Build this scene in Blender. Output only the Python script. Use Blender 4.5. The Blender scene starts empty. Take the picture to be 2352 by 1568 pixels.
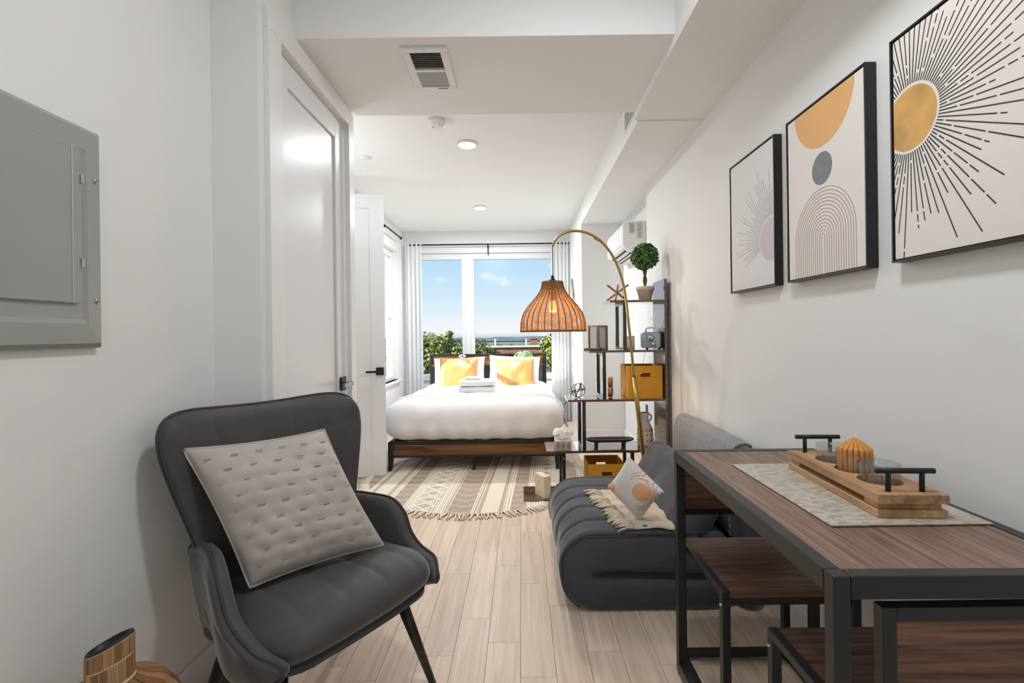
import bpy, math, random
from mathutils import Vector, Matrix, noise, Euler
random.seed(7)
PI = math.pi
sc = bpy.context.scene
COL = sc.collection

# ------------------------------------------------------------------ camera
FPX, EYE, ROLL = 1120.0, 1.2, 0.013
cam_d = bpy.data.cameras.new('camera')
cam_d.sensor_fit = 'HORIZONTAL'; cam_d.sensor_width = 36.0
cam_d.lens = FPX / 2352 * 36.0
cam_d.shift_x = -19 / 2352; cam_d.shift_y = -18 / 2352
cam_d.clip_start = 0.02; cam_d.clip_end = 3000
cam = bpy.data.objects.new('camera', cam_d)
cam.location = (0, 0, EYE); cam.rotation_euler = (PI / 2, ROLL, 0)
COL.objects.link(cam); sc.camera = cam
sc.view_settings.view_transform = 'Standard'
sc.view_settings.look = 'None'
sc.view_settings.gamma = 1.0
sc.view_settings.use_curve_mapping = False
sc.view_settings.exposure = 0.0
sc.cycles.max_bounces = 7; sc.cycles.diffuse_bounces = 5; sc.cycles.glossy_bounces = 3; sc.cycles.transmission_bounces = 4; sc.cycles.transparent_max_bounces = 8

def lin(c):
    return tuple(((x / 255) / 12.92 if x / 255 <= .04045 else ((x / 255 + .055) / 1.055) ** 2.4) for x in c)
def rgba(c):
    return (*lin(c), 1)

# ------------------------------------------------------------------ world sky
w = bpy.data.worlds.new('sky'); sc.world = w; w.use_nodes = True
nt = w.node_tree; nt.nodes.clear()
tc = nt.nodes.new('ShaderNodeTexCoord')
sep = nt.nodes.new('ShaderNodeSeparateXYZ'); nt.links.new(tc.outputs['Generated'], sep.inputs[0])
ramp = nt.nodes.new('ShaderNodeValToRGB'); cr = ramp.color_ramp
mp = nt.nodes.new('ShaderNodeMapRange'); mp.inputs[1].default_value = -0.2; mp.inputs[2].default_value = 0.8
nt.links.new(sep.outputs[2], mp.inputs[0]); nt.links.new(mp.outputs[0], ramp.inputs[0])
cr.elements[0].position = 0.0; cr.elements[0].color = rgba((150, 150, 140))
cr.elements[1].position = 0.19; cr.elements[1].color = rgba((190, 205, 210))
for p, c in ((0.203, (250, 252, 254)), (0.216, (246, 251, 255)), (0.235, (234, 247, 255)), (0.28, (214, 238, 255)), (0.345, (188, 227, 254)), (0.45, (168, 214, 250)), (0.8, (136, 192, 243))):
    e = cr.elements.new(p); e.color = rgba(c)
# small puffs of cloud
mpg = nt.nodes.new('ShaderNodeMapping'); mpg.inputs['Scale'].default_value = (14, 14, 30)
nt.links.new(tc.outputs['Generated'], mpg.inputs[0])
nz = nt.nodes.new('ShaderNodeTexNoise'); nz.inputs['Scale'].default_value = 1.0; nz.inputs['Detail'].default_value = 5
nt.links.new(mpg.outputs[0], nz.inputs[0])
r2 = nt.nodes.new('ShaderNodeValToRGB'); r2.color_ramp.elements[0].position = .6; r2.color_ramp.elements[1].position = .72
nt.links.new(nz.outputs[0], r2.inputs[0])
mix = nt.nodes.new('ShaderNodeMixRGB'); mix.inputs[2].default_value = (1, 1, 1, 1)
nt.links.new(r2.outputs[0], mix.inputs[0]); nt.links.new(ramp.outputs[0], mix.inputs[1])
bg = nt.nodes.new('ShaderNodeBackground'); bg.inputs[1].default_value = .97
nt.links.new(mix.outputs[0], bg.inputs[0])
wo = nt.nodes.new('ShaderNodeOutputWorld'); nt.links.new(bg.outputs[0], wo.inputs[0])

# ------------------------------------------------------------------ sun
sd = bpy.data.lights.new('sun', 'SUN'); sd.energy = 10.5; sd.angle = math.radians(.6); sd.color = (1, .95, .86)
sun = bpy.data.objects.new('sun', sd); COL.objects.link(sun)
sun.rotation_euler = Vector((1, .42, -.52)).to_track_quat('-Z', 'Y').to_euler()
ENTRY_FILL_W = 9.8      # base power of the fill lamps added on the entry ceiling
BED_W = 21.0

# ================================================================== helpers
class MB:
    def __init__(s): s.v = []; s.f = []; s.m = []
    def add(s, vs, fs, mi=0):
        o = len(s.v); s.v += [tuple(p) for p in vs]
        s.f += [tuple(i + o for i in f) for f in fs]; s.m += [mi] * len(fs); return s
    def box(s, lo, hi, mi=0, M=None):
        x0, y0, z0 = lo; x1, y1, z1 = hi
        vs = [(x0, y0, z0), (x1, y0, z0), (x1, y1, z0), (x0, y1, z0), (x0, y0, z1), (x1, y0, z1), (x1, y1, z1), (x0, y1, z1)]
        if M: vs = [M @ Vector(p) for p in vs]
        return s.add(vs, [(0, 3, 2, 1), (4, 5, 6, 7), (0, 1, 5, 4), (1, 2, 6, 5), (2, 3, 7, 6), (3, 0, 4, 7)], mi)
    def tube(s, path, r, n=8, closed=False, mi=0, cap=True):
        P = [Vector(p) for p in path]; m = len(P)
        rs = r if isinstance(r, (list, tuple)) else [r] * m
        up = None; vs = []
        for i in range(m):
            if closed: t = P[(i + 1) % m] - P[i - 1]
            else: t = P[min(i + 1, m - 1)] - P[max(i - 1, 0)]
            t.normalize()
            if up is None:
                up = t.orthogonal().normalized()
            else:
                up = (up - t * up.dot(t))
                if up.length < 1e-6: up = t.orthogonal()
                up.normalize()
            q = t.cross(up)
            for k in range(n):
                a = 2 * PI * k / n
                vs.append(P[i] + (up * math.cos(a) + q * math.sin(a)) * rs[i])
        fs = []
        for i in range(m if closed else m - 1):
            j = (i + 1) % m
            for k in range(n):
                l = (k + 1) % n
                fs.append((i * n + k, i * n + l, j * n + l, j * n + k))
        if cap and not closed:
            fs.append(tuple(range(n - 1, -1, -1))); fs.append(tuple((m - 1) * n + k for k in range(n)))
        return s.add(vs, fs, mi)
    def lathe(s, prof, n=32, c=(0, 0, 0), mi=0, M=None, fn=None, caps=True):
        vs = []; fs = []
        for (r, z) in prof:
            for k in range(n):
                a = 2 * PI * k / n
                p = Vector((r * math.cos(a), r * math.sin(a), z))
                if fn: p = Vector(fn(p))
                if M: p = M @ p
                vs.append(p + Vector(c))
        for i in range(len(prof) - 1):
            for k in range(n):
                l = (k + 1) % n
                fs.append((i * n + k, i * n + l, (i + 1) * n + l, (i + 1) * n + k))
        if caps and prof[0][0] > 1e-5: fs.append(tuple(range(n - 1, -1, -1)))
        if caps and prof[-1][0] > 1e-5: fs.append(tuple((len(prof) - 1) * n + k for k in range(n)))
        return s.add(vs, fs, mi)
    def prism(s, poly, axis, a, b, mi=0):
        # poly 2D points; axis 'x','y','z' extruded from a to b
        def P(p, h):
            if axis == 'x': return (h, p[0], p[1])
            if axis == 'y': return (p[0], h, p[1])
            return (p[0], p[1], h)
        n = len(poly)
        vs = [P(p, a) for p in poly] + [P(p, b) for p in poly]
        fs = [tuple(range(n - 1, -1, -1)), tuple(range(n, 2 * n))] + [(i, (i + 1) % n, n + (i + 1) % n, n + i) for i in range(n)]
        return s.add(vs, fs, mi)
    def grid(s, fn, nu, nv, mi=0, wrapu=False):
        vs = []; fs = []
        cu = nu if wrapu else nu + 1
        for j in range(nv + 1):
            for i in range(cu):
                vs.append(fn(i / nu, j / nv))
        for j in range(nv):
            for i in range(nu):
                k = (i + 1) % cu
                fs.append((j * cu + i, j * cu + k, (j + 1) * cu + k, (j + 1) * cu + i))
        return s.add(vs, fs, mi)
    def rbox(s, half, r, n, fn=None, mi=0, c=(0, 0, 0)):
        a = half; d = {}; vs = []; fs = []
        rr = (r, r, r) if not isinstance(r, (tuple, list)) else r
        def ticks(ax):
            m = n[ax]
            return [-a[ax] + 2 * a[ax] * i / m for i in range(m + 1)]
        T = [ticks(0), ticks(1), ticks(2)]
        def vid(p):
            k = tuple(round(x, 6) for x in p)
            if k in d: return d[k]
            q = []; dd = []
            for ax in range(3):
                inner = max(a[ax] - rr[ax], 0)
                cl = max(-inner, min(inner, p[ax])); q.append(cl); dd.append((p[ax] - cl) / max(rr[ax], 1e-6))
            L = math.sqrt(sum(x * x for x in dd))
            if L > 1e-9:
                # map cube corner to sphere
                mx = max(abs(x) for x in dd)
                dd = [x * mx / L for x in dd]
                pp = [q[i] + dd[i] * rr[i] for i in range(3)]
            else: pp = list(p)
            if fn: pp = fn(*pp)
            d[k] = len(vs); vs.append((pp[0] + c[0], pp[1] + c[1], pp[2] + c[2])); return d[k]
        for ax in range(3):
            u, v = (ax + 1) % 3, (ax + 2) % 3
            for sg in (-1, 1):
                for i in range(n[u]):
                    for j in range(n[v]):
                        q = []
                        for (ii, jj) in ((i, j), (i + 1, j), (i + 1, j + 1), (i, j + 1)):
                            p = [0, 0, 0]; p[ax] = sg * a[ax]; p[u] = T[u][ii]; p[v] = T[v][jj]
                            q.append(vid(p))
                        if sg < 0: q.reverse()
                        fs.append(tuple(q))
        return s.add(vs, fs, mi)
    def xf(s, M):
        s.v = [tuple(M @ Vector(p)) for p in s.v]; return s

def mesh_of(mb, name, mats, smooth=False):
    me = bpy.data.meshes.new(name)
    me.from_pydata(mb.v, [], mb.f)
    if not isinstance(mats, (list, tuple)): mats = [mats]
    for m in mats: me.materials.append(m)
    if len(mats) > 1: me.polygons.foreach_set('material_index', mb.m)
    if smooth: me.polygons.foreach_set('use_smooth', [True] * len(me.polygons))
    me.update(); return me

def obj(name, mb, mats, parent=None, smooth=False, bevel=0, world=True, sub=0, seg=2):
    """one mesh object; coordinates given in world space unless world=False (then the parent's space)"""
    if parent is not None and world:
        Mi = WM[parent.name].inverted(); mb.xf(Mi)
    me = mesh_of(mb, name, mats, smooth)
    o = bpy.data.objects.new(name, me); COL.objects.link(o)
    if parent is not None: o.parent = parent
    WM[o.name] = (WM[parent.name] if parent is not None else Matrix.Identity(4))
    if bevel:
        b = o.modifiers.new('bevel', 'BEVEL'); b.width = bevel; b.segments = seg; b.limit_method = 'ANGLE'; b.angle_limit = math.radians(40)
    if sub:
        b = o.modifiers.new('sub', 'SUBSURF'); b.levels = sub; b.render_levels = sub
    if smooth and bevel:
        try: me.polygons.foreach_set('use_smooth', [True] * len(me.polygons))
        except Exception: pass
    return o
WM = {}
def tag(o, label, cat, group=None, kind=None):
    o['label'] = label; o['category'] = cat
    if group: o['group'] = group
    if kind: o['kind'] = kind
    return o
def thing(name, label, cat, loc=(0, 0, 0), rz=0, group=None, kind=None, M=None):
    o = bpy.data.objects.new(name, None); COL.objects.link(o)
    o.empty_display_size = .05
    o.location = loc; o.rotation_euler = (0, 0, rz)
    WM[o.name] = Matrix.Translation(Vector(loc)) @ Matrix.Rotation(rz, 4, 'Z')
    tag(o, label, cat, group, kind); return o
def copy_tree(o, loc=None, label=None, parent=None):
    c = o.copy(); COL.objects.link(c); c.parent = parent
    if loc is not None: c.location = loc
    if label: c['label'] = label
    for ch in [x for x in bpy.data.objects if x.parent == o]: copy_tree(ch, parent=c)
    return c
def single(name, mb, mats, label, cat, group=None, kind=None, base=None, **k):
    """a thing that is one mesh, origin at its base"""
    xs = [p[0] for p in mb.v]; ys = [p[1] for p in mb.v]; zs = [p[2] for p in mb.v]
    b = Vector(((min(xs) + max(xs)) / 2, (min(ys) + max(ys)) / 2, min(zs)))
    mb.xf(Matrix.Translation(-b))
    o = obj(name, mb, mats, None, world=False, **k); o.location = b
    WM[o.name] = Matrix.Translation(b)
    return tag(o, label, cat, group, kind)

# ------------------------------------------------------------------ pixel measures of the photograph turned into metres while modelling
def ab(u, v): return (u - 1195) - ROLL * (v - 766), (v - 766) + ROLL * (u - 1195)
def atZ(u, v, Z):
    a, b = ab(u, v); Y = FPX * (EYE - Z) / b; return Vector((a * Y / FPX, Y, Z))
def atY(u, v, Y):
    a, b = ab(u, v); return Vector((a * Y / FPX, Y, EYE - b * Y / FPX))
def atX(u, v, X):
    a, b = ab(u, v); Y = FPX * X / a; return Vector((X, Y, EYE - b * Y / FPX))

# ================================================================== materials
def new_mat(name):
    m = bpy.data.materials.new(name); m.use_nodes = True
    n = m.node_tree; b = n.nodes['Principled BSDF']; return m, n, b
def mat(name, c, rough=.6, metal=0, var=.0, vs=20, bump=0, bs=200, spec=.5, sheen=0, trans=0, coat=0, stretch=None):
    m, n, b = new_mat(name)
    b.inputs['Base Color'].default_value = rgba(c); b.inputs['Roughness'].default_value = rough
    b.inputs['Metallic'].default_value = metal; b.inputs['Specular IOR Level'].default_value = spec
    if sheen: b.inputs['Sheen Weight'].default_value = sheen; b.inputs['Sheen Roughness'].default_value = .35
    if coat: b.inputs['Coat Weight'].default_value = coat
    t = n.nodes.new('ShaderNodeTexCoord')
    src = t.outputs['Object']
    if stretch:
        mp = n.nodes.new('ShaderNodeMapping'); mp.inputs['Scale'].default_value = stretch
        n.links.new(src, mp.inputs[0]); src = mp.outputs[0]
    if var:
        z = n.nodes.new('ShaderNodeTexNoise'); z.inputs['Scale'].default_value = vs; z.inputs['Detail'].default_value = 4
        n.links.new(src, z.inputs[0])
        r = n.nodes.new('ShaderNodeValToRGB'); L = lin(c)
        r.color_ramp.elements[0].position = .3; r.color_ramp.elements[1].position = .7
        r.color_ramp.elements[0].color = (*[x * (1 - var) for x in L], 1); r.color_ramp.elements[1].color = (*[min(1, x * (1 + var)) for x in L], 1)
        n.links.new(z.outputs[0], r.inputs[0]); n.links.new(r.outputs[0], b.inputs['Base Color'])
    if bump:
        z = n.nodes.new('ShaderNodeTexNoise'); z.inputs['Scale'].default_value = bs; z.inputs['Detail'].default_value = 3
        n.links.new(src, z.inputs[0])
        u = n.nodes.new('ShaderNodeBump'); u.inputs['Strength'].default_value = bump; u.inputs['Distance'].default_value = .002
        n.links.new(z.outputs[0], u.inputs['Height']); n.links.new(u.outputs[0], b.inputs['Normal'])
    return m
def wood(name, dark, light, axis='x', scale=3, rough=.5, rand=0, fine=60, streak=16, spec=.4, lo=.35, hi=.65):
    m, n, b = new_mat(name); b.inputs['Roughness'].default_value = rough; b.inputs['Specular IOR Level'].default_value = spec
    t = n.nodes.new('ShaderNodeTexCoord'); mp = n.nodes.new('ShaderNodeMapping')
    S = {'x': (1, streak, streak), 'y': (streak, 1, streak), 'z': (streak, streak, 1)}[axis]
    mp.inputs['Scale'].default_value = S
    vec = t.outputs['Object']
    oi = n.nodes.new('ShaderNodeObjectInfo')
    if rand:
        ad = n.nodes.new('ShaderNodeVectorMath'); ad.operation = 'ADD'
        cb = n.nodes.new('ShaderNodeCombineXYZ'); mu = n.nodes.new('ShaderNodeMath'); mu.operation = 'MULTIPLY'; mu.inputs[1].default_value = 37.
        n.links.new(oi.outputs['Random'], mu.inputs[0])
        for i in range(3): n.links.new(mu.outputs[0], cb.inputs[i])
        n.links.new(vec, ad.inputs[0]); n.links.new(cb.outputs[0], ad.inputs[1]); vec = ad.outputs[0]
    n.links.new(vec, mp.inputs[0])
    z = n.nodes.new('ShaderNodeTexNoise'); z.inputs['Scale'].default_value = scale; z.inputs['Detail'].default_value = 6; z.inputs['Roughness'].default_value = .6; z.inputs['Distortion'].default_value = .6
    n.links.new(mp.outputs[0], z.inputs[0])
    r = n.nodes.new('ShaderNodeValToRGB'); r.color_ramp.elements[0].position = lo; r.color_ramp.elements[1].position = hi
    r.color_ramp.elements[0].color = rgba(dark); r.color_ramp.elements[1].color = rgba(light)
    n.links.new(z.outputs[0], r.inputs[0])
    out = r.outputs[0]
    if rand:
        hsv = n.nodes.new('ShaderNodeHueSaturation')
        mr = n.nodes.new('ShaderNodeMapRange'); mr.inputs[3].default_value = 1 - rand; mr.inputs[4].default_value = 1 + rand
        n.links.new(oi.outputs['Random'], mr.inputs[0]); n.links.new(mr.outputs[0], hsv.inputs['Value']); n.links.new(out, hsv.inputs['Color']); out = hsv.outputs[0]
    n.links.new(out, b.inputs['Base Color'])
    u = n.nodes.new('ShaderNodeBump'); u.inputs['Strength'].default_value = .15; u.inputs['Distance'].default_value = .002
    n.links.new(z.outputs[0], u.inputs['Height']); n.links.new(u.outputs[0], b.inputs['Normal'])
    return m
def emis(name, c, s):
    m, n, b = new_mat(name); b.inputs['Base Color'].default_value = rgba(c)
    b.inputs['Emission Color'].default_value = rgba(c); b.inputs['Emission Strength'].default_value = s; return m
def clear(name, tint=(1, 1, 1), gloss=.01, rough=.3):
    m = bpy.data.materials.new(name); m.use_nodes = True; n = m.node_tree; n.nodes.clear()
    t = n.nodes.new('ShaderNodeBsdfTransparent'); t.inputs[0].default_value = (*tint, 1)
    g = n.nodes.new('ShaderNodeBsdfGlossy'); g.inputs['Roughness'].default_value = rough
    x = n.nodes.new('ShaderNodeMixShader'); x.inputs[0].default_value = gloss
    o = n.nodes.new('ShaderNodeOutputMaterial')
    n.links.new(t.outputs[0], x.inputs[1]); n.links.new(g.outputs[0], x.inputs[2]); n.links.new(x.outputs[0], o.inputs[0]); return m
def cloth_trans(name, c, k=.35):
    m = bpy.data.materials.new(name); m.use_nodes = True; n = m.node_tree; n.nodes.clear()
    d = n.nodes.new('ShaderNodeBsdfDiffuse'); d.inputs[0].default_value = rgba(c)
    t = n.nodes.new('ShaderNodeBsdfTranslucent'); t.inputs[0].default_value = rgba(c)
    x = n.nodes.new('ShaderNodeMixShader'); x.inputs[0].default_value = k
    o = n.nodes.new('ShaderNodeOutputMaterial')
    n.links.new(d.outputs[0], x.inputs[1]); n.links.new(t.outputs[0], x.inputs[2]); n.links.new(x.outputs[0], o.inputs[0]); return m

M_wall = mat('wall_paint', (235, 235, 234), .75, bump=.03, bs=120, spec=.25)
M_ceil = mat('ceiling_paint', (244, 244, 244), .8, spec=.2)
M_trim = mat('trim_paint', (232, 232, 232), .35, spec=.45)
M_door = mat('door_paint', (228, 229, 231), .32, spec=.45)
M_plank = wood('oak_floor', (202, 181, 160), (224, 206, 188), 'y', 1.6, .42, rand=.09, streak=22, spec=.35)
M_sub = mat('subfloor', (120, 92, 66), .9)
M_black = mat('black_metal', (26, 26, 28), .45, 0, spec=.45)
M_blackm = mat('black_satin_frame', (36, 36, 37), .38, 0, spec=.5)
M_walnut = wood('walnut_laminate', (64, 42, 32), (132, 93, 72), 'y', 2.0, .45, streak=18)
M_walnut_x = wood('walnut_laminate_crosswise', (66, 48, 40), (140, 102, 82), 'x', 3.2, .45, streak=24, lo=.3, hi=.68)
M_bedwood = wood('bed_wood', (72, 44, 22), (140, 92, 50), 'x', 2.2, .5, streak=14)
M_shelfwood = wood('shelf_wood', (70, 48, 37), (112, 80, 62), 'x', 2.4, .16, streak=14, spec=.7)
_b = M_shelfwood.node_tree.nodes['Principled BSDF']; _b.inputs['Coat Weight'].default_value = 1; _b.inputs['Coat Roughness'].default_value = .04
M_shelfmetal = mat('shelf_metal', (30, 30, 34), .3, 0, spec=.6, coat=1)
M_white = mat('white_plastic', (236, 236, 236), .4)
M_chrome = mat('chrome', (200, 200, 200), .15, 1)
M_brass = mat('brushed_brass', (176, 148, 96), .28, 1)
M_glass = clear('window_glass')
M_jar = clear('jar_glass', (.93, .93, .93), .1, .03)

# ================================================================== the room
XL1, Y1, XL2 = -1.10, 1.75, -.93           # left entry wall, its return, door wall
Y2A, Y2B = 2.06, 2.79                      # dropped ceiling
XBL, YB, ZC = -1.61, 6.75, 2.63            # bedroom left wall, window wall, ceiling
XR, YR2, XR2, YG, XG = 1.07, 4.09, 1.147, 5.40, .69
ZE, ZD = 2.78, 2.457
YBACK = -3.0
def S(name, mb, m, label, cat, **k):
    return tag(obj(name, mb, m, **k), label, cat, kind='structure')

S('wall_left', MB().box((XL1 - .12, YBACK, 0), (XL1, Y1, ZE)), M_wall, 'white wall beside the armchair with the breaker panel', 'wall')
S('wall_left_return', MB().box((XL1 - .12, Y1, 0), (XL2, Y1 + .06, ZE)), M_wall, 'narrow white wall return left of the closed door', 'wall')
wd = MB()
DY0, DY1, DZ = 1.90, 2.62, 2.33
wd.box((XL2 - .1, Y1 + .06, 0), (XL2, DY0 - .01, ZE)); wd.box((XL2 - .1, DY1 + .01, 0), (XL2, 2.735, ZE)); wd.box((XL2 - .1, DY0 - .01, DZ + .01), (XL2, DY1 + .01, ZE))
S('wall_left_door', wd, M_wall, 'white wall around the closed panel door', 'wall')
wa = MB(); wa.box((-2.15, 2.64, 0), (XL2 - .1, 2.735, ZE)); 
S('wall_alcove_front', wa, M_wall, 'white alcove wall hidden behind the door wall', 'wall')
S('wall_alcove_left', MB().box((-2.25, 2.64, 0), (-2.15, 4.4, ZE)), M_wall, 'white side wall of the alcove behind the open door', 'wall')
S('wall_alcove_back', MB().box((-2.15, 4.3, 0), (XBL, 4.4, ZE)), M_wall, 'white back wall of the alcove behind the open door', 'wall')
# bedroom left wall with window opening
WY0, WY1, WZ0, WZ1 = 4.75, 6.42, .62, 2.30
wl = MB()
wl.box((XBL - .16, 4.4, 0), (XBL, WY0, ZE)); wl.box((XBL - .16, WY1, 0), (XBL, YB + .2, ZE))
wl.box((XBL - .16, WY0, 0), (XBL, WY1, WZ0)); wl.box((XBL - .16, WY0, WZ1), (XBL, WY1, ZE))
S('wall_bedroom_left', wl, M_wall, 'bright white bedroom wall with the side window', 'wall')
BX0, BX1, BZ0, BZ1 = -1.50, .60, .60, 2.33
wb = MB()
wb.box((XBL, YB, 0), (BX0, YB + .16, ZE)); wb.box((BX1, YB, 0), (XG, YB + .16, ZE))
wb.box((BX0, YB, 0), (BX1, YB + .16, BZ0)); wb.box((BX0, YB, BZ1), (BX1, YB + .16, ZE))
S('wall_back', wb, M_wall, 'white far wall framing the big window behind the bed', 'wall')
S('wall_back_chase', MB().box((XG, YG, 0), (XR2 + .1, YB + .16, ZE)), M_wall, 'white boxed wall column right of the curtain', 'wall')
S('wall_right', MB().box((XR, YBACK, 0), (XR + .2, YR2, ZE)), M_wall, 'long white wall on the right with three framed prints', 'wall')
S('wall_right_bedroom', MB().box((XR2, YR2, 0), (XR + .2, YG, ZE)), M_wall, 'recessed white wall carrying the air conditioner', 'wall')
# unseen wall behind the camera, its opening added to let sky light in
bb = MB(); bb.box((XL1 - .12, YBACK - .15, 0), (-.8, YBACK, ZE)); bb.box((.8, YBACK - .15, 0), (XR + .2, YBACK, ZE)); bb.box((-.8, YBACK - .15, 0), (.8, YBACK, .9)); bb.box((-.8, YBACK - .15, 2.3), (.8, YBACK, ZE))
S('wall_front', bb, M_wall, 'white wall behind the camera with an opening added for sky light', 'wall')
S('ceiling_entry', MB().box((XL1 - .12, YBACK - .15, ZE), (XR + .2, Y2A, ZE + .1)), M_ceil, 'white entry ceiling above the dining table', 'ceiling')
S('ceiling_dropped', MB().box((XL2, Y2A, ZD), (.68, Y2B, ZE + .1)), M_ceil, 'lowered white ceiling box holding the air vent', 'ceiling')
S('ceiling', MB().box((-2.25, Y2B, ZC), (XR + .2, YB + .16, ZE + .1)).box((-2.25, 2.64, ZC), (XL2, Y2B, ZE + .1)), M_ceil, 'white bedroom ceiling with round lamps', 'ceiling')
S('trim_soffit', MB().box((.67, YBACK, 2.415), (XR, 2.80, ZE)), M_ceil, 'long white soffit above the framed prints', 'soffit')
S('trim_soffit_bedroom', MB().box((XG, 2.80, 2.408), (XR2, YG, ZC)), M_ceil, 'white bedroom soffit above the air conditioner', 'soffit')

# floor: base with single boards laid on it
fl = S('floor', MB().box((-2.25, YBACK, -.1), (XR + .2, YB + .16, -.012)), M_sub, 'pale oak plank floor running toward the bedroom', 'floor')
known = {-1: [1.896, 2.52], 0: [1.703, 2.342, 2.947], -2: [2.061, 2.69], -3: [1.822, 2.444], -4: [2.0], 1: [2.151]}
PW = .1262; X0P = -.0145; npl = 0
def plank(x0, x1, y0, y1):
    g = .0007
    cx, cy = (x0 + x1) / 2, (y0 + y1) / 2
    mb = MB().box((x0 - cx + g, y0 - cy + g, -.012), (x1 - cx - g, y1 - cy - g, 0))
    me = mesh_of(mb, 'plank', M_plank); o = bpy.data.objects.new('plank', me); COL.objects.link(o); o.parent = fl; o.location = (cx, cy, 0)
for k in range(-18, 10):
    x0 = X0P + k * PW; x1 = x0 + PW
    x0 = max(x0, -2.15); x1 = min(x1, XR2)
    if x1 - x0 < .01: continue
    ys = list(known.get(k, []))
    if not ys: ys = [1.5 + random.random() * .7]
    lo = 2.7 if k < -8 else .72
    a = min(ys)
    while a - .5 > lo:
        a -= .5 + .45 * random.random()
        if a > lo: ys.append(a)
    a = max(ys)
    while a < YB - .5:
        a += .5 + .5 * random.random()
        if a < YB - .1: ys.append(a)
    ys = sorted(y for y in set(ys) if y > lo + .05)
    ys = [lo] + ys + [YB]
    for y0, y1 in zip(ys, ys[1:]): plank(x0, x1, y0, y1); npl += 1
# boards behind the camera are out of sight
fb = obj('board_field', MB().box((XL1, YBACK, -.012), (XR, .72, 0)), M_plank, fl)
print('planks', npl)

# baseboards
def bboard(name, lo, hi, label): S(name, MB().box(lo, hi), M_trim, label, 'baseboard', bevel=.004)
bboard('baseboard_left', (XL1, YBACK, 0), (XL1 + .014, Y1, .13), 'white baseboard under the breaker panel wall')
bboard('baseboard_left_return', (XL1 + .014, Y1 - .014, 0), (XL2, Y1, .13), 'short white baseboard beside the closed door')
bboard('baseboard_right', (XR - .014, YBACK, 0), (XR, YR2, .13), 'white baseboard along the wall by the dining table')
bboard('baseboard_right_bedroom', (XR2 - .014, YR2, 0), (XR2, YG, .13), 'white baseboard in the recess behind the shelf')
bboard('baseboard_back', (XG, YG - .014, 0), (XR2, YG, .13), 'short white baseboard on the boxed column')
bboard('baseboard_back_window', (XBL, YB - .014, 0), (XG, YB, .13), 'white baseboard under the big window')

# ------------------------------------------------------------------ closed door with casing
cs = MB(); CW = .02
cs.box((XL2, 1.79, 0), (XL2 + CW, DY0 - .01, DZ + .01)); cs.box((XL2, DY1 + .01, 0), (XL2 + CW, 2.705, DZ + .01)); cs.box((XL2, 1.79, DZ + .01), (XL2 + CW, 2.705, 2.42))
S('trim_door_casing', cs, M_trim, 'flat white casing around the closed door', 'door casing', bevel=.002)
d1 = thing('door_1', 'closed white panel door left of the armchair back', 'door', (XL2 - .02, DY0, 0), kind='structure')
DX = XL2 - .012
slab = MB(); st = .105
slab.box((DX - .035, DY0, .01), (DX - .012, DY1, DZ))
sl = obj('door_slab', slab, M_door, d1)
for lo, hi in (((DX - .012, DY0, .01), (DX, DY0 + st, DZ)), ((DX - .012, DY1 - st, .01), (DX, DY1, DZ)), ((DX - .012, DY0 + st, DZ - st), (DX, DY1 - st, DZ)), ((DX - .012, DY0 + st, .01), (DX, DY1 - st, .22))):
    obj('door_rail', MB().box(lo, hi), M_door, d1, bevel=.003)
for z in (.42, 1.21, 2.03):
    obj('hinge', MB().tube([(DX + .006, DY0 - .006, z - .05), (DX + .006, DY0 - .006, z + .05)], .006, 8), M_black, d1)
h = obj('handle_plate', MB().box((DX, 2.535, .915), (DX + .012, 2.60, .985)), M_black, d1, bevel=.002)
hp = MB().tube([(DX + .012, 2.567, .95), (DX + .055, 2.567, .95)], .009, 10); hp.box((DX + .046, 2.45, .94), (DX + .058, 2.58, .96))
obj('handle_lever', hp, mat('lever_metal', (120, 120, 124), .25, .8), d1, bevel=.001)

# ------------------------------------------------------------------ open door further back
fA = Vector((-1.148, 4.135)); ang = math.atan2(.16, .76)
d2 = thing('door_2', 'open white door swung out in front of the bedroom', 'door', (-1.148, 4.135, 0), rz=ang, kind='structure')
DW = .74; DT = 2.39
mb = MB().box((-DW, .008, .012), (0, .03, DT)); obj('door_slab', mb, M_door, d2, world=False)
for lo, hi in (((-.115, 0, .012), (0, .038, DT)), ((-DW, 0, .012), (-DW + .115, .038, DT)), ((-DW + .115, 0, DT - .115), (-.115, .038, DT)), ((-DW + .115, 0, .012), (-.115, .038, .26))):
    obj('door_rail', MB().box(lo, hi), M_door, d2, world=False, bevel=.002)
obj('handle_plate', MB().box((-.075, -.009, .865), (-.012, 0, .93)), M_black, d2, world=False, bevel=.001)
obj('handle_lever', MB().tube([(-.045, -.009, .895), (-.045, -.045, .895)], .008, 8).box((-.155, -.055, .887), (-.035, -.043, .905)), M_black, d2, world=False)
obj('latch', MB().box((0, .008, .85), (.002, .03, .95)), M_chrome, d2, world=False)

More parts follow.
